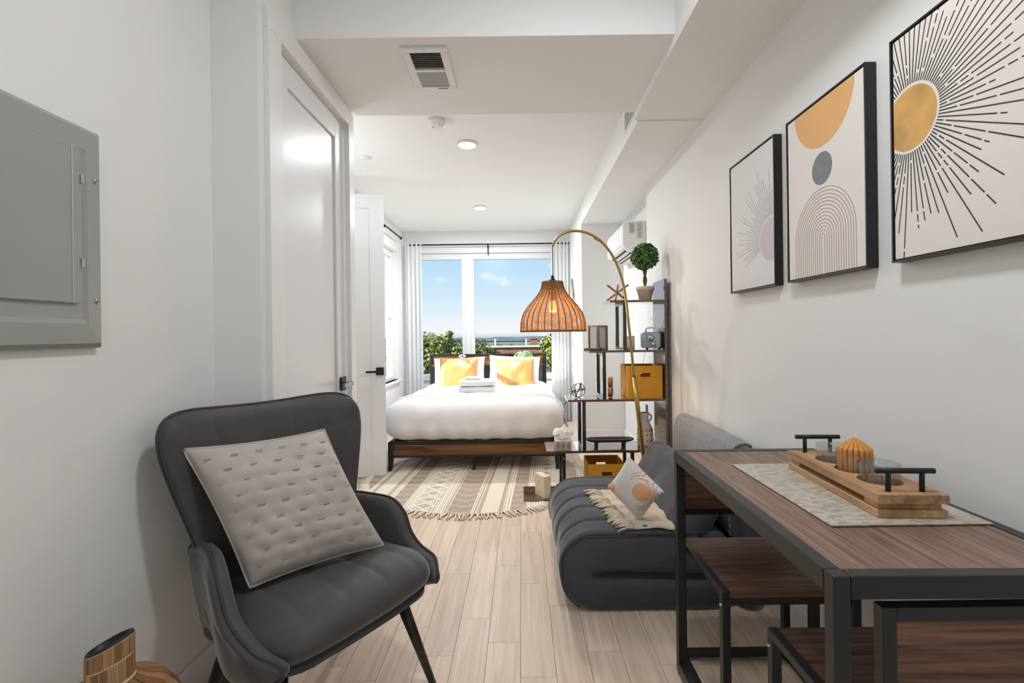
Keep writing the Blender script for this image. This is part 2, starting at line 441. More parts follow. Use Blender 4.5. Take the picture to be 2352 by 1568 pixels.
# ------------------------------------------------------------------ windows
def window(name, label, frames, panes, base):
    r = thing(name, label, 'window', base, kind='structure')
    for nm, lo, hi in frames: obj(nm, MB().box(lo, hi), M_trim, r, bevel=.004)
    for lo, hi in panes: obj('pane', MB().box(lo, hi), M_glass, r)
    return r
yf0, yf1 = YB + .055, YB + .12
window('window_1', 'big two pane window behind the bed headboard', [
    ('frame', (BX0, yf0, BZ0), (BX0 + .07, yf1, BZ1)), ('frame', (BX1 - .07, yf0, BZ0), (BX1, yf1, BZ1)),
    ('frame', (BX0 + .07, yf0, BZ1 - .085), (BX1 - .07, yf1, BZ1)), ('frame', (BX0 + .07, yf0, BZ0), (BX1 - .07, yf1, BZ0 + .05)),
    ('mullion', (-.805, yf0 - .02, BZ0 + .05), (-.755, yf1, BZ1 - .085)), ('mullion', (-.755, yf0 - .035, BZ0 + .05), (-.685, yf1 - .01, BZ1 - .085)), ('mullion', (-.685, yf0 - .02, BZ0 + .05), (-.635, yf1, BZ1 - .085)),
    ('sill', (BX0 - .03, YB - .03, BZ0 - .025), (BX1 + .03, yf0, BZ0)),
], [((BX0 + .07, YB + .085, BZ0 + .05), (-.805, YB + .091, BZ1 - .085)), ((-.635, YB + .085, BZ0 + .05), (BX1 - .07, YB + .091, BZ1 - .085))], (-.45, YB + .08, BZ0 - .025))
xf0, xf1 = XBL - .12, XBL - .06
ym = (WY0 + WY1) / 2
window('window_2', 'side window on the bedroom left wall letting sun in', [
    ('frame', (xf0, WY0, WZ0), (xf1, WY0 + .07, WZ1)), ('frame', (xf0, WY1 - .07, WZ0), (xf1, WY1, WZ1)),
    ('frame', (xf0, WY0 + .07, WZ1 - .08), (xf1, WY1 - .07, WZ1)), ('frame', (xf0, WY0 + .07, WZ0), (xf1, WY1 - .07, WZ0 + .05)),
    ('mullion', (xf0, ym - .05, WZ0 + .05), (xf1, ym + .05, WZ1 - .08)), ('rail', (xf0, WY0 + .07, 1.42), (xf1, ym - .05, 1.47)), ('rail', (xf0, ym + .05, 1.42), (xf1, WY1 - .07, 1.47)),
    ('sill', (xf1, WY0 - .03, WZ0 - .025), (XBL + .04, WY1 + .03, WZ0)),
], [((XBL - .095, WY0 + .07, WZ0 + .05), (XBL - .09, ym - .05, 1.42)), ((XBL - .095, WY0 + .07, 1.47), (XBL - .09, ym - .05, WZ1 - .08)), ((XBL - .095, ym + .05, WZ0 + .05), (XBL - .09, WY1 - .07, 1.42)), ((XBL - .095, ym + .05, 1.47), (XBL - .09, WY1 - .07, WZ1 - .08))], (XBL - .09, ym, WZ0 - .025))

# ================================================================== ceiling fixtures
v0 = (-.51, 2.122); v1 = (-.305, 2.487)
vt = thing('ceiling_vent', 'white rectangular louvred air vent in the lowered ceiling', 'air vent', ((v0[0] + v1[0]) / 2, (v0[1] + v1[1]) / 2, ZD - .012))
bw = .034
fr = MB(); zt = ZD; zb = ZD - .012
for lo, hi in (((v0[0], v0[1]), (v1[0], v0[1] + bw)), ((v0[0], v1[1] - bw), (v1[0], v1[1])), ((v0[0], v0[1] + bw), (v0[0] + bw, v1[1] - bw)), ((v1[0] - bw, v0[1] + bw), (v1[0], v1[1] - bw))):
    fr.box((*lo, zb), (*hi, zt))
obj('frame', fr, M_white, vt, bevel=.003)
ymid = (v0[1] + v1[1]) / 2
obj('divider', MB().box((v0[0] + bw, ymid - .008, zb), (v1[0] - bw, ymid + .008, zt - .002)), M_white, vt)
obj('backing', MB().box((v0[0] + bw, v0[1] + bw, zt - .002), (v1[0] - bw, v1[1] - bw, zt - .0005)), mat('vent_dark', (38, 38, 40), .8), vt)
M_slat = mat('slat_white', (200, 200, 202), .45)
def slat(y, a):
    m = MB().box((v0[0] + bw, -.0085, -.0006), (v1[0] - bw, .0085, .0006)); m.xf(Matrix.Translation((0, y, zb + .006)) @ Matrix.Rotation(a, 4, 'X')); obj('slat', m, M_slat, vt)
n1 = 9
M_slat = bpy.data.materials.get('slat_white') or mat('slat_white', (200, 200, 202), .45)
for i in range(n1): slat(v0[1] + bw + .008 + i * (ymid - .008 - v0[1] - bw - .008) / n1, math.radians(38))
for i in range(n1): slat(ymid + .016 + i * (v1[1] - bw - .004 - ymid - .014) / n1, math.radians(-32))
obj('screw', MB().lathe([(0, -.002), (.004, -.001), (.004, 0)], 8, ((v0[0] + v1[0]) / 2, v0[1] + .014, zb)), M_chrome, vt)
obj('lever', MB().box((-.40, v1[1] - .02, zb - .006), (-.35, v1[1] - .016, zb)), M_chrome, vt)

p = atZ(1003, 283, ZC - .02)
sm = thing('smoke_detector', 'round white smoke detector under the bedroom ceiling edge', 'smoke detector', (p.x, p.y, ZC - .045))
obj('body', MB().lathe([(.0, -.0), (.045, .0), (.056, .006), (.058, .02), (.058, .045)], 32, (p.x, p.y, ZC - .045)), M_white, sm, smooth=True)
obj('sensor_slot', MB().box((p.x - .03, p.y - .004, ZC - .047), (p.x - .018, p.y + .004, ZC - .044)), mat('slot_grey', (120, 120, 120), .6), sm)
obj('sensor_slot', MB().box((p.x + .02, p.y - .03, ZC - .047), (p.x + .032, p.y - .022, ZC - .044)), mat('slot_grey2', (140, 140, 140), .6), sm)
M_lamp = emis('lamp_diffuser', (255, 253, 248), 6.0)
def disc_lamp(x, y, z, label, power, r=.068, grp='round ceiling lamps'):
    t = thing('ceiling_lamp', label, 'ceiling lamp', (x, y, z - .022), group=grp)
    obj('rim', MB().lathe([(r, -.018), (r + .006, -.012), (r + .006, 0)], 36, (x, y, z)), M_white, t, smooth=True)
    obj('diffuser', MB().lathe([(0, -.0215), (r * .9, -.0205), (r - .001, -.017)], 36, (x, y, z)), M_lamp, t, smooth=True)
    ld = bpy.data.lights.new('lamp_light', 'AREA'); ld.shape = 'DISK'; ld.size = r * 2; ld.energy = power; ld.color = (.95, .98, 1)
    lo = bpy.data.objects.new('lamp_light', ld); COL.objects.link(lo); lo.parent = t; lo.location = (0, 0, -.004)
    return t
p = atZ(1073, 335, ZC - .02); disc_lamp(p.x, p.y, ZC, 'glowing round ceiling lamp, the nearer one in the bedroom', BED_W * .45)
p = atZ(1103, 479, ZC - .02); disc_lamp(p.x, p.y, ZC, 'glowing round ceiling lamp, the farther one toward the window', BED_W * 2.2)
for y, s in ((1.05, 'over the dining table'), (-.7, 'over the camera'), (-2.2, 'farthest behind the camera')):  # unseen entry lamps, added to even out the light
    disc_lamp(.25 if y > 0 else -.1, y, ZE, 'added round fill lamp on the entry ceiling ' + s, ENTRY_FILL_W * (1.5 if y > 0 else .12), r=.12, grp='added entry fill lamps')
p = atZ(840, 364, ZC - .01)
single('ceiling_disc', MB().lathe([(0, -.012), (.038, -.010), (.044, -.004), (.044, 0)], 28, (p.x, p.y, ZC)), M_white, 'small white round cap on the ceiling above the open door', 'ceiling disc', smooth=True)
# two unseen uplighters added as fill light for the ceilings: one behind the camera, one in the alcove behind the doors
def fill_torchiere(x, y, label, power):
    t = thing('fill_uplighter', label, 'floor lamp', (x, y, 0))
    obj('base', MB().lathe([(0, 0), (.12, 0), (.12, .02), (.02, .03)], 32, (x, y, 0)), M_black, t, smooth=True)
    obj('pole', MB().tube([(x, y, .03), (x, y, 1.72)], .012, 12), M_black, t, smooth=True)
    obj('bowl', MB().lathe([(.02, 1.70), (.10, 1.73), (.16, 1.80), (.155, 1.80), (.10, 1.74), (0, 1.72)], 32, (x, y, 0), caps=False), M_white, t, smooth=True)
    ld = bpy.data.lights.new('fill_uplight', 'AREA'); ld.shape = 'DISK'; ld.size = .26; ld.energy = power; ld.color = (.95, .98, 1)
    lo = bpy.data.objects.new('fill_uplight', ld); COL.objects.link(lo); lo.parent = t; lo.location = (0, 0, 1.79); lo.rotation_euler = (PI, 0, 0)
fill_torchiere(-.7, -1.7, 'added black uplighter for fill light behind the camera', 5)
fill_torchiere(-1.85, 3.35, 'added black uplighter for fill light in the alcove behind the open door', 7)
# grille on the soffit side
gr = thing('wall_vent', 'white supply grille high on the bedroom soffit side', 'air vent', (XG - .006, 2.97, 2.47))
obj('frame', MB().box((XG - .006, 2.82, 2.47), (XG, 3.12, 2.48)).box((XG - .006, 2.82, 2.59), (XG, 3.12, 2.60)).box((XG - .006, 3.11, 2.48), (XG, 3.12, 2.59)).box((XG - .006, 2.82, 2.48), (XG, 2.83, 2.59)), M_white, gr)
for i in range(8): obj('slat', MB().box((XG - .004, 2.83, 2.482 + i * .0135), (XG - .001, 3.11, 2.490 + i * .0135)), mat('grille_grey', (186, 186, 188), .5) if i == 0 else bpy.data.materials['grille_grey'], gr)

# ================================================================== breaker panel
M_pan = mat('panel_grey', (156, 158, 156), .33, 0, var=.03, vs=4, spec=.5)
P0y, P1y, P0z, P1z = .86, 1.262, 1.178, 1.728
ep = thing('breaker_panel', 'grey metal breaker panel on the left wall', 'breaker panel', (XL1, 1.06, P0z))
mb = MB()
def ring(x, iy, iz): return [(XL1 + x, P0y + iy, P0z + iz), (XL1 + x, P1y - iy, P0z + iz), (XL1 + x, P1y - iy, P1z - iz), (XL1 + x, P0y + iy, P1z - iz)]
rings = [ring(0, .006, .006), ring(.006, 0, 0), ring(.016, .0, .0), ring(.026, .012, .012), ring(.028, .05, .06), ring(.024, .06, .072), ring(.0235, .066, .08)]
vs = [q for r in rings for q in r]; fs = []
for i in range(len(rings) - 1):
    for k in range(4): fs.append((i * 4 + k, i * 4 + (k + 1) % 4, (i + 1) * 4 + (k + 1) % 4, (i + 1) * 4 + k))
fs.append(tuple((len(rings) - 1) * 4 + k for k in range(4)))
mb.add(vs, fs); obj('cover', mb, M_pan, ep, bevel=.002)
# door leaf with rounded corners
def rrect(y0, z0, y1, z1, r, n=6):
    o = []
    for cy, cz, a0 in ((y1 - r, z1 - r, 0), (y0 + r, z1 - r, PI / 2), (y0 + r, z0 + r, PI), (y1 - r, z0 + r, 1.5 * PI)):
        for i in range(n + 1):
            a = a0 + PI / 2 * i / n; o.append((cy + r * math.cos(a), cz + r * math.sin(a)))
    return o
dl = obj('panel_door', MB().prism(rrect(P0y + .07, 1.287, 1.193, 1.668, .02), 'x', XL1 + .022, XL1 + .031), M_pan, ep, bevel=.002)
obj('door_crease', MB().box((XL1 + .031, 1.166, 1.288), (XL1 + .0325, 1.1685, 1.667)), mat('crease', (190, 192, 192), .3), dl)
for z in (1.592, 1.388): obj('hinge', MB().tube([(XL1 + .034, 1.192, z - .011), (XL1 + .034, 1.192, z + .011)], .0035, 8), M_chrome, dl)
for z in (1.60, 1.296):
    s = obj('screw', MB().lathe([(.0065, 0), (.0062, .002), (.003, .004), (0, .0045)], 14, M=Matrix.Translation((XL1 + .027, 1.236, z)) @ Matrix.Rotation(PI / 2, 4, 'Y')), M_chrome, ep, smooth=True)
    obj('screw_slot', MB().box((XL1 + .0308, 1.236 - .004, z - .0008), (XL1 + .0316, 1.236 + .004, z + .0008)), M_black, s)

# ================================================================== framed prints
M_canvas = mat('print_paper', (232, 226, 221), .75, bump=.08, bs=900)
M_canvas2 = mat('print_paper_cool', (226, 225, 226), .75, bump=.08, bs=900)
M_ink = mat('print_ink', (58, 56, 56), .8)
M_inkg = mat('print_grey_ink', (176, 172, 172), .8)
M_gold = mat('print_gold', (208, 160, 84), .5, var=.18, vs=14)
M_tan = mat('print_tan', (226, 176, 116), .7, var=.04, vs=300)
M_slate = mat('print_slate', (126, 128, 136), .7, var=.12, vs=60)
M_mauve = mat('print_mauve', (206, 196, 204), .7)
M_line = mat('print_line', (170, 146, 144), .8)
M_frame = mat('print_frame', (24, 24, 26), .35)
PZ0, PZ1 = 1.382, 1.995
FD, FT = .034, .006
def print_frame(y0, y1, label, canv):
    t = thing('framed_print', label, 'framed print', (XR - .002, (y0 + y1) / 2, PZ0), group='framed prints on the right wall')
    xa, xb = XR - .002 - FD, XR - .002
    f = MB(); f.box((xa, y0, PZ0), (xb, y0 + FT, PZ1)); f.box((xa, y1 - FT, PZ0), (xb, y1, PZ1)); f.box((xa, y0 + FT, PZ0), (xb, y1 - FT, PZ0 + FT)); f.box((xa, y0 + FT, PZ1 - FT), (xb, y1 - FT, PZ1))
    obj('frame', f, M_frame, t, bevel=.0008)
    c = obj('canvas', MB().box((xa + .004, y0 + FT + .003, PZ0 + FT + .003), (xb, y1 - FT - .003, PZ1 - FT - .003)), canv, t)
    return t, c, xa + .004, (y0 + FT + .003, y1 - FT - .003, PZ0 + FT + .003, PZ1 - FT - .003)
def clip_line(p, q, B):
    y0, y1, z0, z1 = B; t0, t1 = 0, 1; d = (q[0] - p[0], q[1] - p[1])
    for P_, Q_ in ((-d[0], p[0] - y0), (d[0], y1 - p[0]), (-d[1], p[1] - z0), (d[1], z1 - p[1])):
        if abs(P_) < 1e-9:
            if Q_ < 0: return None
        else:
            r = Q_ / P_
            if P_ < 0: t0 = max(t0, r)
            else: t1 = min(t1, r)
    if t0 >= t1: return None
    return (p[0] + d[0] * t0, p[1] + d[1] * t0), (p[0] + d[0] * t1, p[1] + d[1] * t1)
def clip_poly(poly, B):
    y0, y1, z0, z1 = B
    for ax, val, sgn in ((0, y0, 1), (0, y1, -1), (1, z0, 1), (1, z1, -1)):
        out = []
        for i in range(len(poly)):
            a, b = poly[i - 1], poly[i]; ia = (a[ax] - val) * sgn >= 0; ib = (b[ax] - val) * sgn >= 0
            if ia != ib:
                t = (val - a[ax]) / (b[ax] - a[ax]); out.append((a[0] + (b[0] - a[0]) * t, a[1] + (b[1] - a[1]) * t))
            if ib: out.append(b)
        poly = out
        if not poly: return poly
    return poly
def flat(poly, x, th=.0006):
    return MB().prism(poly, 'x', x - th, x)
def bar(mb, p, q, wd, x, th=.0006):
    d = Vector((q[0] - p[0], q[1] - p[1]))
    if d.length < 1e-5: return
    n = Vector((-d.y, d.x)).normalized() * wd / 2
    poly = [(p[0] + n.x, p[1] + n.y), (p[0] - n.x, p[1] - n.y), (q[0] - n.x, q[1] - n.y), (q[0] + n.x, q[1] + n.y)]
    mb.prism(poly, 'x', x - th, x)
def circ(cy, cz, r, n=48): return [(cy + r * math.cos(2 * PI * i / n), cz + r * math.sin(2 * PI * i / n)) for i in range(n)]
def sunburst(c, x, B, cy, cz, r, nr, rmax, ink, disc, wd, seed, a0=0, a1=2 * PI, ring=True):
    rnd = random.Random(seed); m = MB()
    for i in range(nr):
        a = a0 + (a1 - a0) * i / nr
        L = rmax * (.55 + .45 * rnd.random()); s = r * 1.1
        e = s
        while e < L:
            step = rnd.choice((.02, .05, .09, .16, .25)) * rmax / .4
            f = min(e + step, L)
            k = clip_line((cy + e * math.cos(a), cz + e * math.sin(a)), (cy + f * math.cos(a), cz + f * math.sin(a)), B)
            if k: bar(m, k[0], k[1], wd, x)
            e = f + .008 * rmax / .4
    obj('sun_rays', m, ink, c)
    obj('sun_disc', flat(clip_poly(circ(cy, cz, r), B), x), disc, c)
t, c, xc, B = print_frame(.92, 1.354, 'large framed gold sunburst print nearest the camera', M_canvas)
sunburst(c, xc, B, 1.288, 1.755, .082, 84, .40, M_ink, M_gold, .0028, 3)
t, c, xc, B = print_frame(1.45, 1.882, 'framed print of tan sun, slate disc and rainbow arches', M_canvas)
obj('tan_disc', flat(clip_poly(circ(1.662, 1.99, .163), B), xc), M_tan, c)
obj('slate_disc', flat(circ(1.667, 1.752, .055), xc), M_slate, c)
m = MB()
for i in range(14):
    r = .164 - i * .0119; cz = 1.52; pts = [(1.664 + r, B[2])] + [(1.664 + r * math.cos(PI * k / 28), cz + r * math.sin(PI * k / 28)) for k in range(29)] + [(1.664 - r, B[2])]
    for a_, b_ in zip(pts, pts[1:]): bar(m, a_, b_, .0022, xc)
obj('rainbow_arches', m, M_line, c)
t, c, xc, B = print_frame(1.974, 2.39, 'framed pale sunburst print farthest along the wall', M_canvas2)
sunburst(c, xc, B, 2.012, 1.577, .088, 60, .33, M_inkg, M_mauve, .0022, 9, a0=-.35, a1=PI + .3)

# ================================================================== dining table
TZ = .784
M_tt = wood('table_laminate', (84, 64, 55), (154, 124, 109), 'y', 3.2, .42, streak=26, lo=.3, hi=.68)
tb = thing('dining_table', 'walnut topped dining table with black metal frame', 'table', (.775, 1.27, 0), rz=math.radians(-.9))
TX, TY = .245, .452; bt = .029
obj('tabletop', MB().box((-TX + bt, -TY + bt, TZ - .022), (TX - bt, TY - bt, TZ - .002)), M_tt, tb, world=False)
for sx in (-1, 1):
    obj('side_rail', MB().box((min(sx * TX, sx * (TX - bt)), -TY + bt, TZ - .04), (max(sx * TX, sx * (TX - bt)), TY - bt, TZ)), M_blackm, tb, world=False, bevel=.0025)
    obj('floor_rail', MB().box((min(sx * TX, sx * (TX - .03)), -TY + bt, .012), (max(sx * TX, sx * (TX - .03)), TY - bt, .042)), M_blackm, tb, world=False, bevel=.0025)
    for sy in (-1, 1):
        l = obj('leg', MB().box((min(sx * TX, sx * (TX - bt)), min(sy * TY, sy * (TY - bt)), .012), (max(sx * TX, sx * (TX - bt)), max(sy * TY, sy * (TY - bt)), TZ)), M_blackm, tb, world=False, bevel=.0025)
        obj('foot', MB().lathe([(.012, 0), (.012, .012)], 12, (sx * (TX - bt / 2), sy * (TY - bt / 2), 0)), M_black, l, world=False)
        obj('bolt', MB().lathe([(.006, 0), (.005, .003), (0, .0035)], 10, M=Matrix.Translation((sx * (TX - bt), sy * (TY - bt * .5), TZ - .07)) @ Matrix.Rotation(-sx * PI / 2, 4, 'Y')), M_black, l, world=False)
for sy in (-1, 1):
    obj('end_rail', MB().box((-TX + bt, min(sy * TY, sy * (TY - bt)), TZ - .04), (TX - bt, max(sy * TY, sy * (TY - bt)), TZ)), M_blackm, tb, world=False, bevel=.0025)

# ------------------------------------------------------------------ two chairs pushed under it
def dchair(label, loc, rz):
    c = thing('dining_chair', label, 'chair', loc, rz, group='chairs pushed under the dining table')
    W, D, SH, BH, t = .20, .20, .45, .722, .024
    # local: +y is the direction the sitter faces
    for sx in (-1, 1):
        x0, x1 = sorted((sx * W, sx * (W - t)))
        obj('leg', MB().box((x0, D - t, 0), (x1, D, SH - .0205)), M_blackm, c, world=False, bevel=.0015)
        obj('back_post', MB().box((x0, -D, 0), (x1, -D + t, BH)), M_blackm, c, world=False, bevel=.0015)
        obj('seat_rail', MB().box((x0, -D + t, SH - .02), (x1, D, SH)), M_blackm, c, world=False, bevel=.0015)
        obj('floor_rail', MB().box((x0, -D + t, .004), (x1, D - t, .024)), M_blackm, c, world=False, bevel=.0015)
        obj('bolt', MB().lathe([(.006, 0), (.005, .004), (0, .005)], 10, M=Matrix.Translation((sx * W, D - .010, SH - .04)) @ Matrix.Rotation(sx * PI / 2, 4, 'Y')), M_chrome, c, world=False)
    obj('seat', MB().box((-W + t, -D + t, SH - .018), (W - t, D - .002, SH - .002)), M_walnut_x, c, world=False)
    obj('front_rail', MB().box((-W + t, D - t - .002, SH - .040), (W - t, D - .004, SH - .019)), M_blackm, c, world=False)
    obj('rear_rail', MB().box((-W + t, -D, .012), (W - t, -D + t, .034)), M_blackm, c, world=False)
    obj('top_rail', MB().box((-W + t, -D, BH - t), (W - t, -D + t, BH)), M_blackm, c, world=False, bevel=.0015)
    obj('lower_back_rail', MB().box((-W + t, -D, BH - .19), (W - t, -D + t, BH - .17)), M_blackm, c, world=False, bevel=.0015)
    obj('back_panel', MB().box((-W + t, -D + .004, BH - .17), (W - t, -D + t - .003, BH - t)), M_walnut_x, c, world=False)
    return c
dchair('walnut and black metal chair at the far end of the table', (.77, 1.60, 0), PI)
dchair('walnut and black metal chair at the near end of the table', (.815, 1.035, 0), 0)

# ------------------------------------------------------------------ runner mat, candle tray
M_mat = None
def weave_mat():
    m, n, b = new_mat('woven_vinyl'); b.inputs['Roughness'].default_value = .55
    t = n.nodes.new('ShaderNodeTexCoord')
    mp = n.nodes.new('ShaderNodeMapping'); mp.inputs['Scale'].default_value = (30, 30, 1); n.links.new(t.outputs['Object'], mp.inputs[0])
    br = n.nodes.new('ShaderNodeTexBrick'); br.inputs['Scale'].default_value = 1.0; br.inputs['Mortar Size'].default_value = .0; br.offset = .5; br.inputs['Brick Width'].default_value = .50; br.inputs['Row Height'].default_value = .26
    br.inputs['Color1'].default_value = rgba((210, 202, 188)); br.inputs['Color2'].default_value = rgba((160, 150, 136)); br.inputs['Bias'].default_value = -.25
    n.links.new(mp.outputs[0], br.inputs[0])
    wv = n.nodes.new('ShaderNodeTexWave'); wv.inputs['Scale'].default_value = 110; wv.bands_direction = 'Y'; n.links.new(t.outputs['Object'], wv.inputs[0])
    mx = n.nodes.new('ShaderNodeMixRGB'); mx.blend_type = 'MULTIPLY'; mx.inputs[0].default_value = .35
    n.links.new(br.outputs[0], mx.inputs[1]); n.links.new(wv.outputs[0], mx.inputs[2]); n.links.new(mx.outputs[0], b.inputs['Base Color'])
    return m
M_mat = weave_mat()
for zz, dx, dy in ((TZ + .0005, .0, 0),):
    single('table_mat', MB().box((.652, 1.03, TZ), (.995, 1.515, TZ + .0024)), M_mat, 'beige woven place mat under the candle tray', 'place mat')
M_tray = wood('mango_wood', (150, 108, 72), (204, 164, 122), 'y', 2.2, .55, streak=14)
trz = math.radians(-3.5)
tr = thing('candle_tray', 'wooden candle tray with two black bar handles', 'tray', (.862, 1.262, TZ + .0024), rz=trz)
TW, TL = .074, .200
obj('base_board', MB().box((-TW, -TL, 0), (TW, TL, .018)), M_tray, tr, world=False, bevel=.002)
for sy in (-1, 1): obj('spacer', MB().box((-TW + .006, min(sy * (TL - .01), sy * (TL - .055)), .018), (TW - .006, max(sy * (TL - .01), sy * (TL - .055)), .033)), M_tray, tr, world=False, bevel=.001)
# upper board with three round holes
HR = .046; holes = [-.094, .0, .094]
ub = MB(); N = 24
zA, zB = .033, .052
for hy in holes:
    c0 = hy - .047; c1 = hy + .047
    sq = []; cc = []
    ca = math.atan2(.047, TW); AN = sorted([2 * PI * k / N for k in range(N)] + [ca, PI - ca, PI + ca, 2 * PI - ca])
    for a in AN:
        cxx, cyy = math.cos(a), math.sin(a)
        s = min(TW / max(abs(cxx), 1e-6), .047 / max(abs(cyy), 1e-6)); sq.append((cxx * s, hy + cyy * s)); cc.append((cxx * HR, hy + cyy * HR))
    vs = [(x, y, zA) for x, y in sq] + [(x, y, zA) for x, y in cc] + [(x, y, zB) for x, y in sq] + [(x, y, zB) for x, y in cc]
    fs = []
    n_ = len(AN)
    for k in range(n_):
        l = (k + 1) % n_
        fs += [(k, n_ + k, n_ + l, l), (2 * n_ + k, 2 * n_ + l, 3 * n_ + l, 3 * n_ + k), (n_ + k, 3 * n_ + k, 3 * n_ + l, n_ + l)]
        if abs(sq[k][0]) > TW - 1e-6 and abs(sq[l][0]) > TW - 1e-6: fs.append((k, l, 2 * n_ + l, 2 * n_ + k))
    ub.add(vs, fs)
for y0, y1 in ((-TL - .004, -.141), (.141, TL + .004)): ub.box((-TW, y0, zA), (TW, y1, zB))
obj('top_board', ub, M_tray, tr, world=False)
for sy in (-1, 1):
    yh = sy * .178
    hb = obj('handle', MB().tube([(-.062, yh, .098), (.062, yh, .098)], .0062, 12), M_black, tr, world=False, smooth=True)
    for sx in (-1, 1): obj('handle_post', MB().tube([(sx * .036, yh, .052), (sx * .036, yh, .098)], .0055, 10), M_black, hb, world=False, smooth=True)
Mt = WM[tr.name]
for i, (hy, lb) in enumerate(zip(holes, ('empty glass holder at the near end of the candle tray', 'middle glass holder with the ribbed candle in it', 'empty glass holder at the far end of the candle tray'))):
    g = MB().lathe([(0, .0), (.040, .0), (.0425, .004), (.0435, .075), (.0425, .076), (.0412, .074), (.040, .006), (0, .005)], 36, Mt @ Vector((0, hy, .0185)))
    single('glass_holder', g, M_jar, lb, 'candle holder', group='glass candle holders', smooth=True)
cc = Mt @ Vector((0, 0, .0185 + .0055))
M_wax = mat('beeswax', (214, 150, 76), .5, spec=.4)
cd = thing('candle', 'ribbed amber pillar candle standing in the wooden tray', 'candle', cc)
def star(p):
    a = math.atan2(p.y, p.x); r = math.hypot(p.x, p.y); k = 1 - .11 * (abs(math.cos(a * 9)) ** .5 < .55) - .07 * (1 - abs(math.cos(a * 9)))
    return (p.x * k, p.y * k, p.z)
obj('wax', MB().lathe([(.036, 0), (.038, .003), (.039, .08), (.038, .084), (.02, .099), (.004, .109), (0, .110)], 108, fn=star), M_wax, cd, world=False)
obj('wick', MB().tube([(0, 0, .106), (.001, 0, .114), (.005, .001, .121)], .0009, 6), M_white, cd, world=False)

# ================================================================== armchair
M_vel = mat('grey_velvet', (78, 75, 75), .62, var=.16, vs=5, sheen=.5, bump=.06, bs=700, spec=.3)
M_pip = mat('velvet_piping', (52, 50, 51), .6, sheen=.3)
M_vleg = mat('black_leg', (28, 27, 27), .4)
dvec = Vector((.838, -.546)); 
az = math.atan2(-.546, .838) + PI / 2 - PI        # so that local -Y ... set below
# local frame: +x = along the seat width (viewer's right), -y = the way the chair faces
rzc = math.atan2(.838, .546)
ac = thing('armchair', 'grey velvet wingback armchair by the left wall', 'armchair', (-.690, 1.594, 0), rz=rzc)
def sm01(t): t = max(0, min(1, t)); return t * t * (3 - 2 * t)
# seat: rounded cushion, deeper crown at the front
def seatfn(x, y, z):
    f = sm01((.10 - y) / .36)                   # 1 at the front
    X = x * (.93 + .07 * f)
    Z = z
    if z > 0: Z += -.010 * sm01((-y - .12) / .17) + .012 * (1 - (x / .30) ** 2)
    for s in (-.19, -.063, .063, .19):
        if z > 0 or y < -.2: Z -= math.exp(-((x - s) / .012) ** 2) * .005 * (1 if z > 0 else 0)
    Y = y + .04 * (abs(x) / .30) ** 3 * sm01(-y / .2)
    if z < 0 and y < -.08: Y += .02 * sm01((-y - .08) / .2) * min(1, -z / .06)   # tuck the underside
    return (X, Y, Z)
obj('seat', MB().rbox((.30, .245, .066), (.09, .11, .06), (48, 30, 12), seatfn, c=(-.012, -.085, .404)), M_vel, ac, smooth=True, world=False)
# back: curved shell, wings bending forward
def back_pt(s, t, off):
    w = (.250 + .100 * sm01(t * 1.05)) * s - .032 * t
    ws = abs(s)
    y = .135 + .105 * t - .070 * (ws ** 2.4) * (.25 + .75 * t)
    z = .40 + .60 * t - .030 * (1 - s * s) * t ** 3
    n = Vector((.40 * s * ws, -1, .16)).normalized()
    return Vector((w, y, z)) + n * off
def roundmask(s, t):
    e = 6.0
    a = abs(s); b = max(0, (t - .5) / .5)
    L = (a ** e + b ** e) ** (1 / e)
    k = max(a, b) / L if L > 1e-6 else 1
    return s * k, (.5 + (t - .5) * k if t > .5 else t)
def chan(s, t):
    d = 0
    for q in (-.5, -.12, .27):
        d += .007 * math.exp(-((s - q) / .035) ** 2)
    d += .004 * math.exp(-((t - .80) / .012) ** 2) * (1 if abs(s) > .5 else 0)
    return d
NB, NV = 64, 30
bk = MB(); TH = .042
vs = []; fs = []
def fb(side):
    ids = []
    for j in range(NV + 1):
        row = []
        for i in range(NB + 1):
            s = -1 + 2 * i / NB; t = j / NV
            s2, t2 = roundmask(s, t)
            edge = min(1, min((1 - abs(s)) / .13, (1 - t) / .10, 1))
            th = TH * math.sqrt(max(0, 1 - (1 - edge) ** 2))
            off = side * th
            if side > 0: off -= chan(s, t) * edge
            row.append(len(vs)); vs.append(back_pt(s2, t2, off))
        ids.append(row)
    return ids
A = fb(1); Bk = fb(-1)
for j in range(NV):
    for i in range(NB):
        fs.append((A[j][i], A[j][i + 1], A[j + 1][i + 1], A[j + 1][i])); fs.append((Bk[j][i + 1], Bk[j][i], Bk[j + 1][i], Bk[j + 1][i + 1]))
for i in range(NB): fs.append((A[0][i + 1], A[0][i], Bk[0][i], Bk[0][i + 1]))
bk.add(vs, fs)
bko = obj('backrest', bk, M_vel, ac, smooth=True, world=False)
path = [back_pt(*roundmask(-1, j / 24), 0) for j in range(6, 25)] + [back_pt(*roundmask(-1 + 2 * i / 40, 1), 0) for i in range(1, 41)] + [back_pt(*roundmask(1, 1 - j / 24), 0) for j in range(1, 19)]
obj('back_piping', MB().tube(path, .0055, 6), M_pip, ac, smooth=True, world=False)
